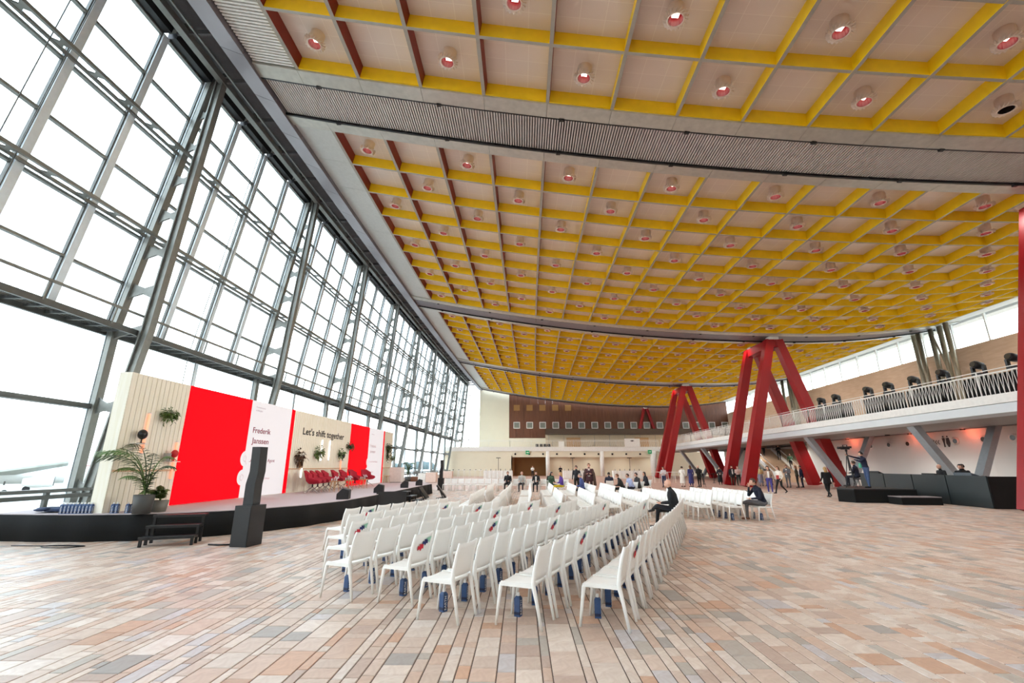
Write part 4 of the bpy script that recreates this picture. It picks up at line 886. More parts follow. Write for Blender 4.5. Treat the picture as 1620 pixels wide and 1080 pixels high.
# column loudspeakers
def tower(x, y, a, lb):
    t = thing('column_speaker', lb, 'speaker', (x, y, 0), a, 'black column loudspeakers')
    MB().box(-.2, .2, -.25, .25, 0, .85).build('subwoofer', M_spk, t); m = MB()
    P = lambda z, o, w_=.11, d_=.13: [(-w_ + o, -d_, z), (w_ + o, -d_, z), (w_ + o, d_, z), (-w_ + o, d_, z)]
    m.hexa(P(.85, .0, .12) + P(1.30, -.005, .115)); m.build('lower_column', M_spk, t); m = MB(); m.hexa(P(1.30, -.005, .115) + P(1.58, .04, .105)); m.hexa(P(1.58, .04, .105) + P(2.13, .02, .105)); m.build('upper_column', M_spk, t)
    MB().box(-.19, .19, -.26, -.25, .03, .82).build('grille', M_black, t)
tower(-5.92, 10.95, math.radians(-8), 'tall black column speaker near the stage steps'); tower(-5.24, 35.1, 0, 'distant black column speaker past the stage end')
# cables and cloth on the stage left
m = MB(); c0 = fl(97, 865)
pts = [c0 + Vector((.45 * math.cos(a) * (1 + .1 * math.sin(3 * a)), .16 * math.sin(a), .012)) for a in [i * .35 for i in range(20)]] + [c0 + Vector((-1.2, .1, .012))]
tag(m.tube(pts, .01, 5).build('cable', M_black, None, True), 'thin black cable coiled on the floor before the stage', 'cable')
tag(MB().tube([(-6.75, 10.95, .02), (-6.5, 10.9, .02), (-6.2, 10.95, .02)], .018, 6).build('cable', M_black, None, True), 'short thick cable between the steps and the column speaker', 'cable')
m = MB()
for i in range(40):
    x = rnd.uniform(-11.6, -10.6); y = rnd.uniform(11.75, 12.15)
    m.ball((x, y, SH + .045 + rnd.uniform(0, .05)), (rnd.uniform(.12, .25), rnd.uniform(.06, .12), .035), 7, 5)
tag(m.build('folded_cloth', pm('navy_cloth', C(44, 56, 84), .9, 0, .5, 5), None, True), 'heap of folded navy cloth on the stage left end', 'cloth')
# ------------------------------------------------------------------ cartons
M_carton = pm('carton_blue', C(50, 78, 122), .5, 0, .3, 6); M_cap = pm('carton_cap', C(240, 240, 238), .5)
cb = MB(); cb.hexa([(-.036, -.036, 0), (.036, -.036, 0), (.036, .036, 0), (-.036, .036, 0), (-.036, -.036, .19), (.036, -.036, .19), (.036, .036, .19), (-.036, .036, .19)]); cb.hexa([(-.036, -.036, .19), (.036, -.036, .19), (.036, .036, .19), (-.036, .036, .19), (-.02, -.02, .215), (.02, -.02, .215), (.02, .02, .215), (-.02, .02, .215)])
CB = cb.mesh('carton_body', M_carton); CC = MB().lathe([(.018, .215), (.018, .25)], 10).mesh('cap', M_cap)
ct = text_mesh('lettering', 'EARTH', M_cap, width=.15, cap=.034, ext=.0008)
CTM = [Matrix(((0, -1, 0, .016), (0, 0, -1, -.0365), (1, 0, 0, .02), (0, 0, 0, 1))), Matrix(((0, 0, 1, .0365), (0, -1, 0, .016), (1, 0, 0, .02), (0, 0, 0, 1)))]
bl = MB(); bl.box(-.0366, .0366, -.0366, .0366, .02, .05); CLB = bl.mesh('label_band', pm('carton_dark', C(24, 34, 66), .5))
def carton(p, a, lb, grp):
    t = thing('water_carton', lb, 'carton', p, a, grp); cb_ = obj('carton_body', CB, t); obj('cap', CC, t); obj('label_band', CLB, cb_); obj('lettering', ct, cb_, M=CTM[0]); obj('lettering', ct, cb_, M=CTM[1]); return t
for r in range(2):
    for k in range(9): carton((-10.78 + k * .078 + .02 * r, 11.58 + r * .08 + .01 * k, SH), 0, 'blue water carton, %s in the %s row packed at the stage end' % (ORD[k + 1], ['front', 'back'][r]), 'water cartons on the stage')
for k, (x, y) in enumerate([(-9.68, 11.72), (-9.6, 11.74), (-9.35, 11.75), (-9.29, 11.82)]): carton((x, y, SH), .1, 'blue water carton standing loose before the boards, %s from left' % ORD[k + 1], 'water cartons on the stage')
# ------------------------------------------------------------------ white chairs
M_chair = pm('white_plastic', C(243, 241, 236), .36, 0, .01, 5)
def chair_meshes():
    out = {}
    m = MB(); n = 8; N = 5; T = []; 
    for i in range(n):                                # seat: slightly dished slab, rounded front
        y = -.20 + .41 * i / (n - 1); dz = -.018 * math.sin(math.pi * i / (n - 1)) - (.022 if i == n - 1 else 0); w_ = .195 + .015 * i / (n - 1)
        for k in range(N): a = -1 + 2 * k / (N - 1); T.append((a * w_, y, .452 + dz - .006 * (1 - a * a)))
    b = len(m.v); m.v += T + [(x, y, z - .03) for x, y, z in T]; q = n * N
    for i in range(n - 1):
        for k in range(N - 1): a = i * N + k; m.face((a, a + 1, a + N + 1, a + N)); m.face((q + a, q + a + N, q + a + N + 1, q + a + 1))
    for i in range(n - 1):
        for k in (0, N - 1): a = i * N + k; m.face((a, a + N, q + a + N, q + a))
    for k in range(N - 1):
        for i in (0, n - 1): a = i * N + k; m.face((a, a + 1, q + a + 1, q + a))
    out['seat'] = m.mesh('seat', M_chair, True)
    m = MB(); n = 8; T = []
    for i in range(n):                                # curved back panel
        t_ = i / (n - 1); z = .475 + .35 * t_; y = -.195 - .075 * t_ ** 1.3
        for k in range(7): a = -1 + 2 * k / 6; T.append((a * .205, y - .022 * (1 - a * a) * (1 - .3 * t_), z + .012 * t_ * abs(a) ** 2))
    q = n * 7; m.v += T + [(x, y - .014, z) for x, y, z in T]
    for i in range(n - 1):
        for k in range(6): a = i * 7 + k; m.face((a, a + 1, a + 8, a + 7)); m.face((q + a, q + a + 7, q + a + 8, q + a + 1))
    for k in range(6):
        for i in (0, n - 1): a = i * 7 + k; m.face((a, a + 1, q + a + 1, q + a))
    out['backrest'] = m.mesh('backrest', M_chair, True)
    for s_ in (-1, 1):
        m = MB(); m.tube([(s_ * .205, -.29, 0), (s_ * .205, -.235, .28), (s_ * .207, -.2, .44), (s_ * .207, -.215, .56), (s_ * .207, -.25, .72), (s_ * .207, -.285, .838)], [.016, .021, .027, .024, .021, .016], 8); out['bl%d' % s_] = m.mesh('leg', M_chair, True)
        m = MB(); m.tube([(s_ * .215, .245, 0), (s_ * .21, .215, .25), (s_ * .2, .195, .40), (s_ * .19, .17, .44)], [.015, .02, .025, .02], 8); out['fl%d' % s_] = m.mesh('leg', M_chair, True)
        m = MB(); m.bar((s_ * .205, -.2, .425), (s_ * .205, .19, .425), .03, .045); out['sr%d' % s_] = m.mesh('side_rail', M_chair)
    return out
CH = chair_meshes()
M_er = pm('emblem_red', C(196, 20, 44), .6); M_eb = pm('emblem_navy', C(28, 36, 96), .6); M_eg = pm('emblem_mint', C(150, 200, 176), .6)
em = MB()
def arrow(cx, cz, s_, k): em.k = k; em.prism([(cx + dx * s_, 0, cz + dz * s_) for dx, dz in ((-1, .55), (-.35, .35), (-.55, 1), (.75, .85), (1, -.5), (.45, -.3), (.15, -1), (-.3, -.35), (-.9, -.6))], (0, -.003, 0))
arrow(-.06, -.045, .055, 0); arrow(.012, .02, .05, 1); em.k = 2; em.prism([(.01, 0, .075), (.105, 0, .1), (.095, 0, -.0), (.055, 0, .03)], (0, -.003, 0))
EMB = em.mesh('emblem', [M_er, M_eb, M_eg]); EMM = Matrix.Translation((.01, -.2765, .70)) @ Matrix.Rotation(math.radians(14), 4, 'X') @ Matrix.Diagonal((1.2, 1, .85, 1))
CHAIRS = []
def put_chair(x, y, a, lab, grp, logo=False):
    t = thing('white_chair', lab, 'chair', (x, y, 0), a, grp)
    obj('seat', CH['seat'], t); bk = obj('backrest', CH['backrest'], t)
    for k in ('sr-1', 'sr1'): obj('side_rail', CH[k], t)
    for k in ('bl-1', 'bl1', 'fl-1', 'fl1'): obj('leg', CH[k], t)
    if logo: e = obj('emblem', EMB, bk, M=EMM); tag(e, 'red, navy and mint arrow emblem')
    CHAIRS.append((x, y, a)); return t
dv = Vector((.405, .914)); fv = Vector((-.914, .405)); A0 = math.atan2(.914, .405)
ROWS = [('H', -3.5, 10.17, 8, (1,)), ('G', -3.02, 8.98, 8, (6,)), ('F', -2.58, 7.85, 11, (0, 8)), ('E', -2.11, 6.61, 14, (8, 12)), ('D', -1.27, 6.39, 15, (0, 4, 11)), ('C', -.62, 5.69, 16, (6, 14)), ('B', .29, 5.51, 17, (3, 15)), ('A', 1.22, 5.45, 18, (1,))]
for ri, (nm, bx_, by_, n, lg) in enumerate(ROWS):
    for k in range(n):
        tt = k / 17.0; cv = .25 * (tt - .5) ** 2 - .06       # rows bow very slightly
        p = Vector((bx_, by_)) + dv * (.205 + .5 * k) + fv * (.26 + cv)
        lb = 'white chair %sin the near block, %s row from stage, %s seat' % ('with arrow emblem ' if k in lg else '', ORD[ri + 1], ORD[k + 1])
        put_chair(p.x, p.y, A0 + .0, lb, 'white chairs in the angled near block', k in lg)
        q = p + fv * .02 - dv * -.02; 
        cp = p + dv * .17 + fv * .14
        if nm != 'H' or k < 5: carton((cp.x, cp.y, 0), A0 + .3 * math.sin(k * 2.1 + ri), 'blue water carton under the %s seat in the %s row of the near block' % (ORD[k + 1], ORD[ri + 1]), 'water cartons under the chairs')
XR0 = [-1.8, -.85, .15, 1.18, 2.22, 3.1, 3.98, 4.97, 6.0, 7.0, 7.95]
for ri, x0 in enumerate(XR0):
    for k in range(10):
        y = 15.75 + .5 * k; put_chair(x0 + .035 * (y - 15.6) + .2, y, math.pi / 2 - .03, 'white chair in the straight middle block, %s row from the stage, %s seat' % (ORD[ri + 1], ORD[k + 1]), 'white chairs in the straight middle block', ri == 2 and k == 0)
    if ri in (9, 10):
        for k in range(4): carton((x0 + .2, 15.85 + .5 * k, 0), .2 * k, 'blue water carton under %s chair of the %s middle row' % (ORD[k + 1], ORD[ri + 1]), 'water cartons under the middle block')
for ri, x0 in enumerate(XR0[:7]):
    for k in range(9): y = 21.8 + .5 * k; put_chair(x0 + .035 * (y - 15.6) + .2, y, math.pi / 2 - .03, 'white chair in the block past the cross aisle, %s row, %s seat' % (ORD[ri + 1], ORD[k + 1]), 'white chairs past the cross aisle')
for k in range(18): put_chair(-4.7 + .49 * k, 34.2 - .098 * k, math.pi - .2, 'white chair in the farthest row facing the camera, %s from left' % ORD[k + 1], 'white chairs in the farthest row')

# ------------------------------------------------------------------ people
SKIN = pm('skin', C(222, 172, 148), .55, 0, .04, 12); SKIN2 = pm('skin_tan', C(190, 138, 110), .55, 0, .04, 12)
HAIR = {'brown': pm('hair_brown', C(70, 48, 34), .6, 0, .2, 30), 'dark': pm('hair_dark', C(34, 28, 26), .6, 0, .2, 30), 'blond': pm('hair_blond', C(186, 148, 96), .6, 0, .2, 30), 'grey': pm('hair_grey', C(150, 146, 140), .6, 0, .2, 30), 'auburn': pm('hair_auburn', C(110, 66, 36), .6, 0, .2, 30)}
M_eye = pm('eye_dark', C(40, 30, 28), .3); M_lips = pm('lips', C(176, 96, 90), .5)
M_shoe = pm('shoe_black', C(26, 24, 24), .4); M_shoew = pm('shoe_white', C(226, 224, 220), .5)
CLO = {}
def cl(r, g, b):
    if (r, g, b) not in CLO: CLO[(r, g, b)] = pm('cloth_%d_%d_%d' % (r, g, b), C(r, g, b), .85, 0, .12, 14, .1)
    return CLO[(r, g, b)]
def V3(*a): return Vector(a)
def loft(m, rings, n=12):
    b = len(m.v)
    for c, ax, ay, rx, ry in rings:
        for k in range(n): a = 2 * math.pi * k / n; m.v.append(tuple(c + ax * (rx * math.cos(a)) + ay * (ry * math.sin(a))))
    for i in range(len(rings) - 1):
        for k in range(n): m.face((b + i * n + k, b + i * n + (k + 1) % n, b + (i + 1) * n + (k + 1) % n, b + (i + 1) * n + k))
    m.face([b + k for k in range(n)][::-1]); m.face([b + (len(rings) - 1) * n + k for k in range(n)])
def person(lab, loc, yaw, pose='stand', h=1.73, top=(30, 30, 32), bottom=(30, 30, 32), hair='brown', style='short', skin=SKIN, shoe=M_shoe, skirt=0, sleeve=True, bare=False, mirror=1, lean=0.0, look=0.0, group=None, vox=.02, extra=None, scarf=None, jacket=None):
    J = {}; sit = pose.startswith('sit'); X = V3(1, 0, 0)
    hip = V3(0, 0, .53) if sit else V3(0, 0, .93)
    if pose == 'walk': hip.z = .91
    ln = lean + (.10 if sit else 0.02)
    S = V3(0, math.sin(ln), math.cos(ln)); Fd = V3(0, math.cos(ln), -math.sin(ln))
    if sit: hip.y = -.06
    ch = hip + S * .44; nk = hip + S * .55
    sh = {s: hip + S * .47 + X * s * .185 for s in (-1, 1)}
    e, w_, kn, an = {}, {}, {}, {}
    for s in (-1, 1):
        e[s] = sh[s] + V3(s * .06, -.03, -.28); w_[s] = e[s] + V3(s * .0, .08, -.24)
        kn[s] = V3(s * .10, .02, .49); an[s] = V3(s * .10, -.01, .08)
    if pose == 'fold':
        for s in (-1, 1): e[s] = sh[s] + V3(s * .05, .04, -.27); w_[s] = e[s] + V3(-s * .24, .16, .02 + .03 * s)
    if pose == 'hold':
        for s in (-1, 1): e[s] = sh[s] + V3(s * .05, .0, -.27); w_[s] = e[s] + V3(-s * .12, .22, .04)
    if pose == 'walk':
        s = mirror; kn[s] = V3(s * .09, .16, .50); an[s] = V3(s * .09, .30, .09); kn[-s] = V3(-s * .09, .0, .48); an[-s] = V3(-s * .09, -.36, .17)
        w_[s] = e[s] + V3(0, -.06, -.24); w_[-s] = e[-s] + V3(0, .16, -.19)
    if pose == 'reach':
        e[1] = sh[1] + V3(.0, .26, .08); w_[1] = e[1] + V3(-.04, .24, .08); e[-1] = sh[-1] + V3(-.04, .2, -.14); w_[-1] = e[-1] + V3(.1, .2, .1)
        kn[1].y = .0; an[1].y = -.06; an[-1].y = .04
    if sit:
        for s in (-1, 1): kn[s] = V3(s * .12, .40, .52); an[s] = V3(s * .12, .42, .09); e[s] = sh[s] + V3(s * .05, .04, -.27); w_[s] = e[s] + V3(-s * .10, .22, -.02)
    if pose == 'sitcross':
        s = mirror; kn[s] = V3(s * .02, .40, .62); an[s] = V3(-s * .30, .56, .50); kn[-s] = V3(-s * .1, .40, .50); an[-s] = V3(-s * .12, .46, .09)
    if pose == 'sitthink':
        w_[1] = hip + S * .62 + V3(.06, .16, -.08); e[1] = sh[1] + V3(.02, .18, -.22); s = mirror; kn[s] = V3(s * .02, .40, .60); an[s] = V3(-s * .30, .50, .50)
    hc = nk + S * .15 + V3(0, .025, 0)
    m = MB(); seg = []                                # (a, b, ra, rb, material key)
    def limb(a, b, ra, rb, key, n=8): 
        d = (b - a); m.tube([a - d.normalized() * ra * .3, a, a.lerp(b, .45), b, b + d.normalized() * rb * .4], [ra * .6, ra, (ra * .55 + rb * .45) * 1.03, rb, rb * .6], n); seg.append((a, b, ra, rb, key))
    loft(m, [(hip - S * .06, X, Fd, .10, .09), (hip, X, Fd, .165, .125), (hip + S * .16, X, Fd, .145, .105), (hip + S * .32, X, Fd, .17, .12), (hip + S * .45, X, Fd, .175, .105), (hip + S * .52, X, Fd, .10, .075), (nk, X, Fd, .06, .06)], 14)
    seg += [(hip + S * .08, hip + S * .48, .15, .17, 'top'), (hip - S * .06, hip + S * .05, .15, .15, 'bottom'), (hip + S * .1 - X * .1, hip + S * .45 - X * .12, .08, .08, 'top'), (hip + S * .1 + X * .1, hip + S * .45 + X * .12, .08, .08, 'top')]
    limb(nk - S * .05, hc - S * .06, .055, .05, 'skin')
    Rl = Matrix.Rotation(look, 3, 'Z')
    m.ball(hc, (.073, .092, .115), 14, 10); seg.append((hc - S * .06, hc + S * .06, .09, .09, 'skin'))
    m.ball(hc + Rl @ V3(0, .045, -.05), (.055, .05, .06), 10, 8)             # jaw
    m.ball(hc + Rl @ V3(0, .098, -.012), (.014, .022, .024), 6, 5)           # nose
    for s in (-1, 1): m.ball(hc + Rl @ V3(s * .076, -.005, -.01), (.013, .022, .032), 6, 5)   # ears
    for s in (-1, 1):
        limb(sh[s], e[s], .055, .043, 'top' if sleeve else 'skin'); limb(e[s], w_[s], .043, .03, 'top' if sleeve and not bare else 'skin'); m.ball(sh[s] - X * s * .02, .066, 8, 6)
        limb(hip + X * s * .085, kn[s], .088, .058, 'bottom'); limb(kn[s], an[s], .057, .038, 'bottom' if skirt != 2 else 'skin')
        fd = V3(0, 1, 0)
        if sit and pose != 'sit' and s == mirror: fd = V3(-s * .5, .6, -.35).normalized()
        if pose == 'walk' and s != mirror: fd = V3(0, .7, -.6).normalized()
        tt_ = an[s] + fd * .17 + V3(0, 0, -.035 if fd.z == 0 else 0); limb(an[s] + fd * -.045 + V3(0, 0, -.035), tt_, .042, .034, 'shoe')
        d = (w_[s] - e[s]).normalized(); hp = w_[s] + d * .055; m.ball(hp, (.034, .034, .034), 8, 6); seg.append((w_[s] + d * .02, hp + d * .03, .035, .03, 'skin'))
    if skirt:
        z1 = .42 if skirt == 1 else .30; loft(m, [(hip + S * .14, X, Fd, .15, .115), (hip, X, Fd, .185, .145), (V3(0, 0, .62), X, V3(0, 1, 0), .2, .16), (V3(0, 0, z1), X, V3(0, 1, 0), .215, .17)], 14); seg.append((hip, V3(0, 0, z1), .2, .22, 'bottom'))
    if jacket: loft(m, [(hip + S * .50, X, Fd, .13, .09), (hip + S * .40, X, Fd, .19, .125), (hip + S * .1, X, Fd, .175, .135), (hip - S * .14, X, Fd, .20, .15)], 14); seg.append((hip - S * .12, hip + S * .1, .17, .17, 'top'))
    sc_ = h / 1.75
    root = thing('person', lab, 'person', loc, yaw, group); root.scale = (1.06, 1.06, 1) if sit else (1.12, 1.1, 1)
    tmp = m.mesh('body', [SKIN]); o = bpy.data.objects.new('body', tmp)
    md = o.modifiers.new('r', 'REMESH'); md.mode = 'VOXEL'; md.voxel_size = vox; md2 = o.modifiers.new('s', 'SMOOTH'); md2.iterations = 3; md2.factor = .45
    me = bake(o); bpy.data.meshes.remove(tmp)
    # fingers, eyes and mouth are appended to the same body mesh
    x = MB()
    for s in (-1, 1):
        d = (w_[s] - e[s]).normalized(); hp = w_[s] + d * .06; sd = d.cross(V3(0, 0, 1)) if abs(d.z) < .9 else d.cross(V3(0, 1, 0)); sd.normalize(); pn = d.cross(sd)
        for q in range(4):
            b0 = hp + sd * (.026 - .0173 * q) + d * .015; L = (.062, .072, .067, .052)[q]; x.tube([b0, b0 + d * L * .5 - pn * .006, b0 + d * L * .9 - pn * .026], [.0095, .009, .007], 5)
        b0 = hp + sd * .032 - d * .02; x.tube([b0, b0 + (d * .5 + sd * .8) * .03, b0 + (d + sd * .5) * .055], [.011, .0105, .008], 5)
    nf0 = len(x.f); x.k = 4
    for s in (-1, 1): x.ball(hc + Rl @ V3(s * .031, .083, .012), (.013, .008, .008), 6, 4)
    x.k = 5; x.ball(hc + Rl @ V3(0, .091, -.057), (.024, .008, .007), 6, 4)
    nv = len(me.vertices); co = np.empty(nv * 3); me.vertices.foreach_get('co', co); co = co.reshape(-1, 3)
    pc_ = np.array([p.center[:] for p in me.polygons]); best = np.full(len(pc_), 1e9); key = np.zeros(len(pc_), int); ks = {'skin': 0, 'top': 1, 'bottom': 2, 'shoe': 3}
    for a, b, ra, rb, kk in seg:
        a_ = np.array(a); d_ = np.array(b - a); L2 = max(1e-9, (d_ ** 2).sum()); tq = np.clip(((pc_ - a_) @ d_) / L2, 0, 1); ds = np.linalg.norm(pc_ - (a_ + tq[:, None] * d_), axis=1) - (ra + (rb - ra) * tq)
        if kk == 'skin': ds = ds + .004
        u_ = ds < best; best[u_] = ds[u_]; key[u_] = ks[kk]
    V = [tuple(c) for c in co]; Fc = [tuple(p.vertices) for p in me.polygons]; mi = list(key)
    Fc += [tuple(i + nv for i in f) for f in x.f]; V += x.v; mi += [0 if k == 0 else k for k in x.m]
    V = [(c[0] * sc_, c[1] * sc_, c[2] * sc_) for c in V] if not sit else [(c[0], c[1], c[2]) for c in V]
    if sit: sc_ = 1.0
    bpy.data.meshes.remove(me); me = bpy.data.meshes.new('body'); me.from_pydata(V, [], Fc)
    for mm_ in (skin, cl(*top), cl(*bottom), shoe, M_eye, M_lips): me.materials.append(mm_)
    me.polygons.foreach_set('material_index', [int(q) for q in mi]); me.polygons.foreach_set('use_smooth', [True] * len(me.polygons)); me.update()
    obj('body', me, root)
    if style != 'bald':
        hm = MB(); cbase = hc * sc_; n1, n2 = 16, 12; idx = {}
        for i in range(n2 + 1):
            t_ = math.pi * i / n2
            for k in range(n1):
                a = 2 * math.pi * k / n1; dvec = V3(math.sin(t_) * math.cos(a), math.sin(t_) * math.sin(a), math.cos(t_)); dd = Rl @ dvec
                idx[(i, k)] = len(hm.v); hm.v.append(tuple(cbase + V3(dd.x * .084, dd.y * .102, dd.z * .124) * sc_ + V3(0, -.006, .006)))
        for i in range(n2):
            for k in range(n1):
                t_ = math.pi * (i + .5) / n2; a = 2 * math.pi * (k + .5) / n1; dx, dy, dz = math.sin(t_) * math.cos(a), math.sin(t_) * math.sin(a), math.cos(t_)
                lim = -.45 if style in ('long', 'bob') else -.15
                if dy > .25 and dz < .55: continue
                if dz < lim - .2 * (dy < -.3): continue
                hm.face((idx[(i, k)], idx[(i, (k + 1) % n1)], idx[(i + 1, (k + 1) % n1)], idx[(i + 1, k)]))
        if style in ('long', 'bob'):
            ln_ = .30 if style == 'long' else .14; Y_ = Rl @ V3(0, -1, 0)
            loft(hm, [(cbase + Y_ * .03 * sc_ + V3(0, 0, .03), Rl @ X, Rl @ V3(0, 1, 0), .085, .07), (cbase + Y_ * .055 + V3(0, 0, -.08), Rl @ X, Rl @ V3(0, 1, 0), .088, .055), (cbase + Y_ * .075 + V3(0, 0, -.08 - ln_ * .6), Rl @ X, Rl @ V3(0, 1, 0), .085, .04), (cbase + Y_ * .07 + V3(0, 0, -.08 - ln_), Rl @ X, Rl @ V3(0, 1, 0), .06, .025)], 10)
        if style == 'bun': hm.ball(cbase + (Rl @ V3(0, -.12, .05)) * sc_, .05, 8, 6)
        o = hm.build('hair', HAIR[hair], root, True); md = o.modifiers.new('t', 'SOLIDIFY'); md.thickness = .012
    if scarf:
        x = MB(); nkc = nk * sc_; x.tube([nkc + V3(.085 * math.cos(a), .075 * math.sin(a) + .01, -.02 + .01 * math.sin(3 * a)) for a in [i * .5236 for i in range(13)]], .035, 6); x.build('scarf', cl(*scarf), root, True)
    if extra: extra(root, {'w': {s: w_[s] * sc_ for s in w_}, 'e': e, 'hip': hip * sc_, 'nk': nk * sc_, 'S': S, 'hc': hc * sc_, 'ch': ch * sc_})
    return root
def badge(root, J): p = J['hip'] + V3(0, .16, .12); MB().box(p.x - .04, p.x + .04, p.y - .004, p.y + .004, p.z - .06, p.z + .06).build('badge', M_white, root)
def shirt(root, J):
    S = J['S']; a = J['hip'] + S * .12; b = J['nk'] - S * .06; Fd = V3(0, S.z, -S.y); m = MB(); m.prism([a + Fd * .128 - V3(.05, 0, 0), a + Fd * .128 + V3(.05, 0, 0), b + Fd * .098 + V3(.05, 0, 0), b + Fd * .075, b + Fd * .098 - V3(.05, 0, 0)], Fd * .012); m.build('shirt_front', M_white, root)
def both(root, J): shirt(root, J); badge(root, J)
def coat(root, J):
    shirt(root, J); m = MB(); z = J['hip'].z; X = V3(1, 0, 0); Y = V3(0, 1, 0)
    for s in (-1, 1): loft(m, [(V3(s * .17, -.03, z + .50), X, Y, .06, .10), (V3(s * .23, -.04, z + .3), X, Y, .08, .13), (V3(s * .27, -.05, z), X, Y, .08, .15), (V3(s * .30, -.06, z - .42), X, Y, .08, .16)], 10)
    m.build('open_coat', cl(86, 66, 58), root, True)
HELD = []
def phone_at(root, J, lab):
    HELD.append((root, (J['w'][1] + J['w'][-1]) / 2 + V3(0, .09, .03), lab))
def ph(lab): return lambda r, J: phone_at(r, J, lab)
def near_chair(x, y): return min(CHAIRS, key=lambda c: (c[0] - x) ** 2 + (c[1] - y) ** 2)
def seated(lab, x, y, **k):
    c = near_chair(x, y); a = c[2]; f = Vector((-math.sin(a), math.cos(a))); return person(lab, (c[0] + f.x * .0, c[1] + f.y * .0, -.005), a, k.pop('pose', 'sit'), group=k.pop('group', 'seated audience'), **k)
LA = lambda x, y: math.atan2(-x, y)
seated('bald man in black cross-legged with a phone at the near block end', 4.75, 13.3, pose='sitcross', top=(24, 26, 28), bottom=(28, 30, 36), style='bald', vox=.014, jacket=True, mirror=-1, lean=.06, extra=ph('dark phone held by the bald seated man'))
seated('man in navy jumper and grey trousers resting chin on hand', 8.2, 15.8, pose='sitthink', top=(24, 28, 46), bottom=(104, 102, 104), hair='brown', vox=.014, mirror=-1, lean=.22, shoe=pm('shoe_brown', C(110, 66, 44), .4), extra=ph('dark phone in the lap of the navy jumper man'))
seated('grey-haired man in blue jumper seated past the cross aisle', 3.4, 24.8, top=(66, 78, 130), bottom=(30, 34, 46), hair='grey', lean=.05, extra=ph('dark phone held by the grey-haired man in blue'))
def fp(lab, x, y, yaw, pose='stand', **k): return person(lab, (x, y, 0), yaw, pose, **k)
# far seated row around the tall column
M_chf = None
def seat_far(lab, x, y, a, **k):
    put = put_chair(x, y, a, 'white chair under the %s' % k.pop('who'), 'white chairs under the far audience'); return person(lab, (x, y, -.005), a, 'sit', group='seated audience', **k)
seat_far('woman in purple top and mustard skirt seated far back', 3.0, 29.2, 1.75, who='woman in purple and mustard', top=(92, 60, 150), bottom=(206, 180, 30), hair='blond', style='bob', skirt=0)
seat_far('woman with dark hair in green patterned top beside the purple top', 2.5, 30.2, -2.4, who='dark-haired woman in green pattern', top=(70, 100, 80), bottom=(30, 32, 30), hair='dark', style='bob')
for k, (x, y, tp, bt, hr, lb) in enumerate([(2.65, 32.8, (52, 60, 52), (40, 40, 44), 'grey', 'man in dark green jacket rightmost of the far seated group'), (1.67, 32.9, (40, 42, 44), (36, 36, 40), 'brown', 'man in charcoal suit in the far seated group'), (.69, 33.0, (196, 196, 190), (60, 60, 66), 'grey', 'man in pale shirt in the far seated group'), (-.29, 33.3, (34, 36, 40), (30, 30, 34), 'auburn', 'man in black leaning left in the far seated group')]):
    seated(lb, x, y, top=tp, bottom=bt, hair=hr, style='bald' if k == 2 else 'short', extra=shirt if k < 2 else None)
for k, (x, y, a, tp, bt, hr, st_, lb) in enumerate([(6.05, 29.6, 3.0 - 3.1, (40, 42, 62), (34, 36, 46), 'dark', 'short', 'man in navy jacket seated with his back turned, far right group'), (6.0, 26.0, 1.5, (22, 24, 24), (24, 24, 26), 'auburn', 'short', 'ginger-haired man in black bending over his phone'), (6.75, 26.9, 1.9, (176, 190, 226), (40, 44, 60), 'brown', 'short', 'balding man in pale blue shirt reading his phone'), (7.35, 27.8, 1.9, (58, 56, 58), (40, 40, 44), 'dark', 'short', 'man in dark grey jacket behind the pale blue shirt'), (8.8, 31.2, 1.7, (30, 32, 42), (30, 30, 36), 'dark', 'bob', 'woman in black blazer seated rightmost in the far group')]):
    seat_far(lb, x, y, a, who=lb.split(' seated')[0], top=tp, bottom=bt, hair=hr, style=st_, lean=.3 if k in (1, 2) else .1)
# standing people
fp('man in burgundy coat with pale scarf standing among the chairs', 4.65, 28.6, math.pi - .2, 'hold', h=1.86, top=(74, 44, 50), bottom=(60, 50, 56), hair='auburn', scarf=(214, 188, 176), jacket=True, extra=coat)
fp('person in black standing just behind the burgundy coat', 4.15, 30.5, 2.6, 'stand', top=(34, 36, 42), bottom=(28, 28, 30), hair='dark')
fp('woman in patterned pale jumper and jeans beside the second red frame', 12.54, 39.2, 2.3, 'fold', h=1.66, top=(196, 186, 186), bottom=(40, 52, 84), hair='dark', style='long')
fp('woman in long white dress seen from behind', 14.5, 40.4, -.8, 'stand', h=1.68, top=(234, 230, 220), bottom=(234, 230, 220), hair='dark', style='bun', skirt=2)
fp('woman in long blue dress seen from behind', 15.08, 40.0, .3, 'stand', h=1.75, top=(64, 66, 124), bottom=(58, 60, 118), hair='auburn', style='long', skirt=2)
fp('balding man in black suit beside the blue dress', 15.85, 40.2, .4, 'hold', h=1.76, top=(22, 24, 24), bottom=(22, 22, 24), hair='grey', style='bald', jacket=True)
fp('woman in long black dress by the belt barrier', 19.4, 44.3, 2.9, 'hold', h=1.62, top=(28, 32, 44), bottom=(18, 20, 22), hair='brown', style='bob', skirt=2, extra=badge)
fp('man in dark blazer and white shirt before the red leg', 20.25, 43.6, 3.0, 'stand', top=(28, 28, 34), bottom=(84, 80, 66), hair='brown', extra=both, jacket=True)
fp('woman in pink patterned blouse between the red legs', 20.6, 43.2, 2.9, 'hold', h=1.7, top=(206, 176, 168), bottom=(34, 32, 30), hair='auburn', style='long')
fp('woman in black waistcoat before the second red leg', 21.3, 43.0, 2.8, 'stand', h=1.68, top=(48, 48, 58), bottom=(30, 34, 52), hair='dark', style='long', extra=badge)
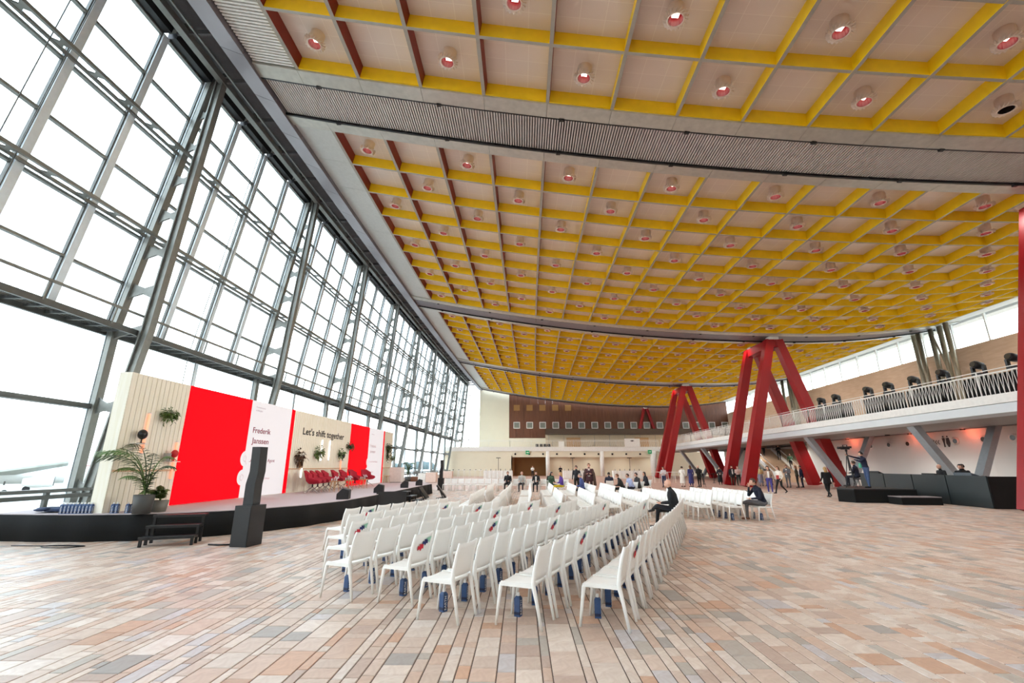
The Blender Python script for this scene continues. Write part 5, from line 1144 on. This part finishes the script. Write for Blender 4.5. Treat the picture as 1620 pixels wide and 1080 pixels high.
fp('woman in cream cardigan and grey skirt', 22.15, 42.3, 2.9, 'hold', h=1.68, top=(232, 214, 156), bottom=(150, 152, 172), hair='brown', style='bun', skirt=2, extra=None)
fp('woman in black walking behind the purple trousers', 22.7, 42.0, 2.2, 'walk', h=1.68, top=(36, 34, 36), bottom=(30, 28, 28), hair='brown', style='long')
fp('woman in beige jacket and purple trousers', 16.76, 31.0, 2.6, 'stand', h=1.7, top=(164, 136, 118), bottom=(78, 72, 150), hair='brown', style='long', shoe=M_shoew, extra=both)
fp('woman in white blouse and wide black trousers striding left', 17.15, 30.5, 1.9, 'walk', h=1.7, top=(240, 236, 226), bottom=(22, 22, 24), hair='auburn', style='bob')
fp('man in grey suit with folded arms by the stairs', 22.6, 38.9, 2.2, 'fold', h=1.8, top=(104, 104, 108), bottom=(98, 98, 102), hair='brown', extra=both, jacket=True)
fp('woman with long auburn hair in dark green by the stairs', 23.25, 38.7, .9, 'stand', h=1.74, top=(66, 60, 44), bottom=(40, 44, 40), hair='auburn', style='long')
fp('person in long navy coat beside the long auburn hair', 23.8, 39.0, 1.2, 'stand', h=1.74, top=(26, 34, 62), bottom=(24, 30, 56), hair='dark', jacket=True)
fp('man in beige chinos half hidden by the grey suit', 21.9, 40.6, 2.7, 'stand', h=1.72, top=(40, 42, 50), bottom=(200, 178, 140), hair='dark')
fp('woman in black walking away with a paper', 17.75, 26.8, -.15, 'walk', h=1.68, top=(16, 16, 18), bottom=(24, 26, 24), hair='blond', style='bob', jacket=True, vox=.016)
# on the stairs
def stair_p(lab, i, x, yaw, **k):
    p = W(x, 52.15 + i * .33, (i + 1) * .171); person(lab, p, yaw, k.pop('pose', 'walk'), **k)
stair_p('person in black high on the stairs at left', 19, 28.3, 3.0, top=(26, 26, 28), bottom=(26, 26, 28), hair='dark')
stair_p('woman in brown top descending the stairs', 16, 28.9, 3.0, top=(150, 112, 96), bottom=(36, 36, 34), hair='auburn', style='long')
stair_p('man in black with crossed hands descending the stairs', 13, 30.2, 3.0, pose='hold', top=(24, 26, 32), bottom=(26, 28, 34), hair='brown')
stair_p('man in pale pink shirt climbing high on the stairs', 18, 31.0, 0.1, top=(206, 160, 150), bottom=(28, 28, 32), hair='dark')
stair_p('woman in green jacket low on the stairs', 7, 30.4, 2.8, top=(86, 120, 92), bottom=(36, 36, 40), hair='brown', style='bob')
# ------------------------------------------------------------------ camera crew and control desk at the right
M_deskp = pm('desk_black_panel', C(34, 42, 44), .4, 0, .08, 2)
pl = thing('camera_platform', 'black draped camera riser beside the control desk', 'platform', (17.6, 24.3, 0))
pp = [(16.3, 24.0), (16.55, 23.15), (19.25, 22.75), (19.75, 26.4), (18.3, 26.6)]
MB().prism([(x, y, .58) for x, y in pp], (0, 0, .05)).build('deck', M_black, pl, world=True)
m = MB(); m.prism([(x, y, 0) for x, y in pp], (0, 0, .58)); m.build('skirt', M_blackfab, pl, world=True)
t = thing('riser_step', 'low black step in front of the camera riser', 'step', (18.6, 22.2, 0), -.1); MB().box(-.85, .85, -.45, .45, 0, .32).build('skirt', M_blackfab, t); MB().box(-.85, .85, -.45, .45, .32, .35).build('tread', pm('grey_tread', C(150, 140, 142), .6), t)
D0 = Vector((19.83, 19.85, 0)); DD = Vector((.14, 1, 0)).normalized(); DN = Vector((DD.y, -DD.x, 0))
desk = thing('control_desk', 'long black panelled control desk at the right', 'desk', D0)
Dp = lambda s, z, o: D0 + DD * s + DN * o + Vector((0, 0, z))
def dbox(s0, s1, z0, z1, o0, o1): return MB().hexa([Dp(s0, z0, o0), Dp(s1, z0, o0), Dp(s1, z0, o1), Dp(s0, z0, o1), Dp(s0, z1, o0), Dp(s1, z1, o0), Dp(s1, z1, o1), Dp(s0, z1, o1)])
for k in range(4): dbox(.03 + 2.25 * k, 2.22 + 2.25 * k, .02, 1.3, 0, .05).build('front_panel', M_deskp, desk, world=True)
dbox(-.0, .05, .0, 1.28, .05, 1.35).build('end_panel', M_black, desk, world=True); dbox(0, 9, .95, 1.0, .05, 1.1).build('worktop', M_black, desk, world=True); dbox(0, 9.0, 0, 1.25, .04, .07).build('backing', M_black, desk, world=True)
for k in range(3): dbox(2.25 * k + 2.2, 2.25 * k + 2.28, 0, 1.27, .3, .9).build('support', M_black, desk, world=True)
def gear(s, o, w_, d_, h_, lb, mat=M_spk):
    t = thing('mixing_console', lb, 'console', Dp(s, 1.0, o), math.atan2(DD.y, DD.x)); m = MB(); m.prism([(-w_ / 2, -d_ / 2, 0), (-w_ / 2, d_ / 2, 0), (-w_ / 2, d_ / 2, h_), (-w_ / 2, -d_ / 2, h_ * .4)], (w_, 0, 0)); m.build('body', mat, t)
    for i in range(6): MB().box(-w_ / 2 + .05 + i * (w_ - .1) / 6, -w_ / 2 + .08 + i * (w_ - .1) / 6, -.1, .1, h_ * .7, h_ * .72).build('fader', M_alu, t)
gear(1.5, .5, 1.0, .6, .42, 'grey lighting console on the desk near its right end', pm('console_grey', C(86, 96, 104), .5)); gear(3.6, .5, .9, .6, .36, 'black sound console before the crew'); gear(8.0, .5, .9, .5, .42, 'black equipment case at the far end of the desk')
for k, (s, o, lb, st_, hr, tp) in enumerate([(4.5, 1.45, 'balding crew member in black at the desk, left of three', 'bald', 'grey', (30, 30, 32)), (3.85, 2.0, 'dark-haired crew member at the desk, middle of three', 'short', 'dark', (26, 26, 28)), (3.2, 1.45, 'crew member in black leaning over the desk, right of three', 'short', 'dark', (20, 20, 22))]):
    p = Dp(s, 0, o); person(lb, p, 1.5 + .3 * k, 'hold', h=1.8, top=tp, bottom=(26, 26, 28), hair=hr, style=st_, lean=.16 if k == 2 else .05, group='control desk crew')
def apron(root, J): p = J['hip'] + V3(.0, 0, 0); MB().box(.12, .30, .02, .14, p.z + .02, p.z + .25).build('pouch', pm('mint_cloth', C(92, 196, 160), .8), root)
person('camera operator in navy top and jeans reaching to the camera', (18.12, 24.2, .63), 1.35, 'reach', h=1.8, top=(26, 32, 58), bottom=(72, 92, 130), hair='dark', lean=.10, vox=.015, extra=apron)
person('second crew member in dark clothes behind the tripod', (18.5, 25.5, .63), .6, 'sit', top=(32, 36, 54), bottom=(28, 32, 46), hair='brown', vox=.018)
t = thing('crew_stool', 'low black stool behind the camera tripod', 'stool', (18.5, 25.5, .63)); MB().lathe([(.18, .38), (.18, .43)], 14).build('seat', M_black, t)
for a in (0.6, 2.7, 4.8): MB().tube([(.1 * math.cos(a), .1 * math.sin(a), .38), (.2 * math.cos(a), .2 * math.sin(a), 0)], .014, 6).build('leg', M_black, t)
def tripod(loc, h, lb, lab2, yaw=0, cam=True):
    t = thing('tripod', lb, 'tripod', loc, yaw); 
    for a in (.3, 2.4, 4.5): MB().tube([(0, 0, h - .1), (.28 * math.cos(a), .28 * math.sin(a), 0)], [.022, .014], 6).build('leg', M_black, t)
    MB().tube([(0, 0, h * .45), (0, 0, h)], .03, 8).build('centre_column', M_black, t); MB().ball((0, 0, h), .06, 8, 6).build('head', M_black, t, True)
    MB().tube([(.0, 0, h * .42), (.12, .08, h * .40)], .012, 5).build('spreader', M_black, t)
    if cam:
        c = thing('video_camera', lab2, 'camera', Vector(loc) + Vector((0, 0, h + .06)), yaw); MB().box(-.24, .16, -.07, .07, 0, .15).build('body', M_black, c); MB().tube([(-.24, 0, .08), (-.42, 0, .08)], [.05, .065], 12).build('lens', M_black, c, True); MB().bar((-.15, 0, .22), (.1, 0, .22), .03, .03).bar((-.13, 0, .15), (-.13, 0, .22), .03, .03).bar((.08, 0, .15), (.08, 0, .22), .03, .03).build('handle', M_black, c); MB().box(.1, .2, -.16, -.07, .06, .16).build('viewfinder', M_black, c)
tripod((17.5, 24.5, .63), 1.85, 'black camera tripod on the riser', 'black video camera on the tall tripod')
tripod((15.75, 39.3, 0), 1.35, 'black tripod before the man in black suit', '', 0, False)
# flight case and stuff at the right edge
t = thing('flight_case', 'dark flight case standing behind the desk end', 'flight case', (21.9, 21.2, 0), .2); MB().box(-.4, .4, -.3, .3, .08, .75).build('case', M_spk, t); MB().box(-.41, .41, -.31, .31, .70, .76).build('lid_edge', M_alu, t)
for sx_ in (-.3, .3):
    for sy_ in (-.2, .2): MB().tube([(sx_ - .02, sy_, .04), (sx_ + .02, sy_, .04)], .04, 8).build('castor', M_black, t)
t = thing('office_chair', 'dark chair behind the control desk end', 'chair', (22.3, 22.9, 0), .6); MB().box(-.24, .24, -.24, .24, .42, .5).build('seat', M_black, t); MB().box(-.24, .24, -.28, -.22, .55, 1.0).build('backrest', M_black, t)
MB().tube([(0, 0, .1), (0, 0, .42)], .03, 8).build('post', M_black, t)
for a in range(5): MB().tube([(0, 0, .1), (.28 * math.cos(a * 1.257), .28 * math.sin(a * 1.257), .03)], .02, 6).build('foot', M_black, t)
# items carried
for root, lp, lab in HELD:
    Mw = Matrix.Translation(root.location) @ Matrix.Rotation(root.rotation_euler.z, 4, 'Z'); p = Mw @ lp; o = MB().box(-.036, .036, -.075, .075, -.004, .004).build('phone', M_blackg, None, loc=p); o.rotation_euler = (.6, 0, root.rotation_euler.z); tag(o, lab, 'phone')
o = MB().box(-.11, .11, -.003, .003, -.15, .15).build('paper', M_white, None, loc=(18.05, 26.85, .72)); o.rotation_euler = (.2, .5, .6); tag(o, 'white sheet of paper in the hand of the woman walking away', 'paper')
o = MB().box(-.09, .09, -.01, .01, -.12, .12).build('notebook', pm('coral', C(206, 84, 84), .6), None, loc=(16.92, 30.25, 1.02)); tag(o, 'coral notebook held by the woman in white blouse', 'notebook')
# ------------------------------------------------------------------ moving heads and drapes on the gallery
M_mh = pm('moving_head_black', C(22, 22, 24), .4)
for k, y in enumerate((34.65, 32.93, 29.71, 27.97, 26.03, 24.14, 22.16, 20.46)):
    p = W(XG + .45, y, 5.98); t = thing('moving_head_light', 'black moving head light on the gallery rail, %s from the left' % ORD[k + 1], 'stage light', p, math.pi + .12, 'moving head lights on the gallery')
    MB().box(-.24, .24, -.2, .2, 0, .14).build('base', M_mh, t)
    for s in (-1, 1): MB().box(-.09, .09, s * .25 - .045, s * .25 + .045, .12, .52).build('yoke_arm', M_mh, t)
    m = MB(); m.tube([(-.26, 0, .50), (-.18, 0, .52), (.14, 0, .58), (.26, 0, .60)], [.12, .19, .2, .15], 12); hd = m.build('head', M_mh, t, True); MB().tube([(.26, 0, .60), (.29, 0, .605)], .13, 12).build('lens', M_lens, hd)
STG = bpy.data.lights.new('stage_beam', 'SPOT'); STG.energy = 1200; STG.color = (1, .95, .88); STG.spot_size = math.radians(32); STG.spot_blend = 1.0; STG.shadow_soft_size = .12
for t in [o for o in col.objects if o.name.startswith('moving_head_light')]:
    bl = bpy.data.objects.new('beam', STG); col.objects.link(bl); bl.parent = t
    tgt = Vector((-8.8, 13 + (t.location.y - 20) * 1.1, 2.4)); src = Vector(t.location) + Vector((-.5, 0, .6)); dr = (tgt - src).normalized()
    bl.matrix_local = Matrix.Rotation(-t.rotation_euler.z, 4, 'Z') @ (Matrix.Translation(src - Vector(t.location)) @ dr.to_track_quat('-Z', 'Y').to_matrix().to_4x4())
for k, (a, b) in enumerate(((19.2, 23.0), (23.6, 26.6), (26.7, 30.1), (31.2, 35.4))):
    m = MB(); n = 24
    for i in range(n + 1): yy = a + (b - a) * i / n; q = W(XG + .3 + .03 * math.sin(i * 1.7), yy, 0); m.v += [(q.x, q.y, 4.93), (q.x, q.y, 5.92)]
    for i in range(n): m.face((2 * i, 2 * i + 2, 2 * i + 3, 2 * i + 1))
    o = m.build('drape', M_blackfab, None); md = o.modifiers.new('t', 'SOLIDIFY'); md.thickness = .015; tag(o, 'black drape panel behind the gallery railing, %s from the right' % ORD[k + 1], 'drape', 'black drapes on the gallery')
# ------------------------------------------------------------------ downlights under the gallery; white ones added to brighten wall and stairs
DWN = bpy.data.lights.new('downlight_bulb', 'SPOT'); DWN.energy = 130; DWN.color = (1, .95, .9); DWN.spot_size = math.radians(150); DWN.spot_blend = .9; DWN.shadow_soft_size = .2
RDL = bpy.data.lights.new('red_bulb', 'POINT'); RDL.energy = 14; RDL.color = (1, .16, .08); RDL.shadow_soft_size = .1
for k, (x, y, zz, red) in enumerate([(27.0, 20, 3.92, 0), (27.0, 23.5, 3.92, 0), (27.0, 31.5, 3.92, 0), (27.0, 34.5, 3.92, 0), (27.0, 42.5, 3.92, 0), (27.0, 46, 3.92, 0), (29, 50.5, 4.08, 0), (31.5, 53.5, 4.08, 0), (27.6, 56, 4.08, 0), (29.4, 24.0, 4.08, 1), (29.4, 31.0, 4.08, 1), (29.4, 35.4, 4.08, 1), (29.4, 42.5, 4.08, 1)]):
    t = thing('downlight', '%s ceiling downlight under the gallery, %s from the right edge' % ('red' if red else 'added white', ORD[k + 1 if not red else k - 8]), 'downlight', W(x, y, zz), 0, 'downlights under the gallery')
    MB().lathe([(.14, -.06), (.16, .03), (.12, .03)], 14).build('can', M_black, t); bl = bpy.data.objects.new('bulb', RDL if red else DWN); col.objects.link(bl); bl.parent = t; bl.location = (0, 0, -.16)
for k in range(5):
    t = thing('downlight', 'white downlight under the far balcony, %s from left' % ORD[k + 1], 'downlight', W(-.5 + 5.5 * k, YB + 2.0, 4.15), 0, 'downlights under the far balcony'); MB().lathe([(.14, -.06), (.16, .03), (.12, .03)], 14).build('can', M_black, t); bl = bpy.data.objects.new('bulb', DWN); col.objects.link(bl); bl.parent = t; bl.location = (0, 0, -.16)
# ------------------------------------------------------------------ far end furniture
def plinth(u, v, w_, d_, h_, lb, cat='plinth', mat=None):
    p = fl(u, v, SH if u == 627 else 0); t = thing(cat if cat != 'bench' else 'bench', lb, cat, p, -.05); MB().box(-w_ / 2, w_ / 2, -d_ / 2, d_ / 2, .03, h_).build('body', mat or M_white, t); MB().box(-w_ / 2 + .05, w_ / 2 - .05, -d_ / 2 + .05, d_ / 2 - .05, 0, .03).build('base', M_black, t)
plinth(627, 762.8, .85, .7, 1.02, 'tall white plinth at the far end of the stage'); plinth(668, 763, .8, .8, .95, 'white plinth past the palm'); plinth(682.5, 763, 1.1, .9, 1.05, 'pale pink plinth right of the palm', mat=pm('pale_pink', C(234, 210, 196), .6)); plinth(708, 756.5, 1.4, 1.0, 1.0, 'pale pink plinth near the far column speaker', mat=pm('pale_pink', C(234, 210, 196), .6)); plinth(655, 761.5, 1.6, .6, .55, 'low brown bench behind the palm', 'bench', pm('bench_brown', C(150, 104, 80), .6))
def high_table(u, v, lb, dk=True):
    p = fl(u, v); t = thing('high_table', lb, 'high table', p, 0, 'white high tables at the far end'); MB().lathe([(.33, 1.07), (.35, 1.09), (.33, 1.11)], 18).build('top', M_white, t); 
    for a in (.4, 2.5, 4.6): MB().tube([(.06 * math.cos(a), .06 * math.sin(a), 1.07), (.2 * math.cos(a), .2 * math.sin(a), 0)], .018, 6).build('leg', M_white, t)
    if dk: tag(MB().lathe([(.07, 0), (.09, .08), (.02, .1)], 10).build('table_lamp', M_black, None, True, loc=p + Vector((.05, 0, 1.11))), 'small black dish on the ' + lb, 'dish')
for k, u in enumerate((716, 725, 734, 743, 752, 760)): high_table(u, 755.0, 'white high table %s from left at the far end' % ORD[k + 1])
for k, u in enumerate((1035, 1046, 1057, 1068, 1079)): high_table(u, 763.5, 'white high table %s from left by the second red frame' % ORD[k + 1], False)
def draped(u0, u1, v, lb):
    a = fl(u0, v); b = fl(u1, v); t = thing('buffet_table', lb, 'table', (a + b) / 2, 0, 'white draped buffet tables'); L = (b - a).length / 2; m = MB(); n = int(L * 8) + 4; pts = [(-L + 2 * L * i / n, -.45 + .03 * math.sin(i * 2.3)) for i in range(n + 1)] + [(L - 2 * L * i / n, .45) for i in range(n + 1)]
    m.prism([(x, y, 0) for x, y in pts], (0, 0, 1.05)); m.build('tablecloth', M_white, t); MB().box(-L, L, -.44, .44, 1.05, 1.08).build('top', M_white, t)
    for k in range(6): q = (a + b) / 2 + Vector((-L + (k + .5) * L / 3, 0, 1.08)); tag(MB().lathe([(.05, 0), (.06, .12), (.025, .2), (.03, .26)], 8).build('bottle', M_black if k % 2 else M_silver, None, True, loc=q), '%s bottle from left on the %s' % (ORD[k + 1], lb), 'bottle', 'bottles on the buffet tables')
draped(765, 811, 756.5, 'white draped table left of the brown opening'); draped(891, 926, 756.5, 'white draped table behind the burgundy coat'); draped(970, 1016, 757, 'white draped table right of the round column')
for k, (u, lb) in enumerate(((908, 'thin black boom stand behind the middle buffet table'), (1000, 'thin black boom stand behind the right buffet table'), (788, 'thin black boom stand behind the left buffet table'))):
    p = fl(u, 755) + Vector((0, .9, 0)); t = thing('boom_stand', lb, 'stand', p); MB().tube([(0, 0, .02), (0, 0, 2.9)], .035, 6).build('pole', M_black, t); MB().bar((-.35, 0, 2.95), (.35, 0, 2.95), .08, .1).build('lamp_bar', M_black, t); MB().lathe([(.3, 0), (.3, .03)], 12).build('base', M_black, t)
person('bar attendant in black behind the middle buffet table', fl(888, 755) + Vector((0, 1.0, 0)), 3.1, 'hold', top=(28, 28, 30), bottom=(28, 28, 30), hair='dark')
person('attendant in white shirt standing in the brown opening', fl(843, 754.5) + Vector((0, .6, 0)), 3.0, 'hold', top=(224, 220, 212), bottom=(40, 40, 40), hair='brown')
# belt barrier
pts = [fl(1114, 766), fl(1130, 764), fl(1146, 763)]
for k, p in enumerate(pts):
    t = thing('barrier_post', 'black belt barrier post, %s from left' % ORD[k + 1], 'barrier post', p, 0, 'belt barrier posts'); MB().tube([(0, 0, 0), (0, 0, 1.0)], .035, 8).build('post', M_black, t); MB().lathe([(.18, 0), (.17, .03), (.04, .05)], 14).build('base', M_black, t)
    if k: d = pts[k - 1] - p; MB().bar((0, 0, .93), (d.x, d.y, .93), .01, .05).build('belt', M_black, t)

bpy.data.scenes.remove(_ts)
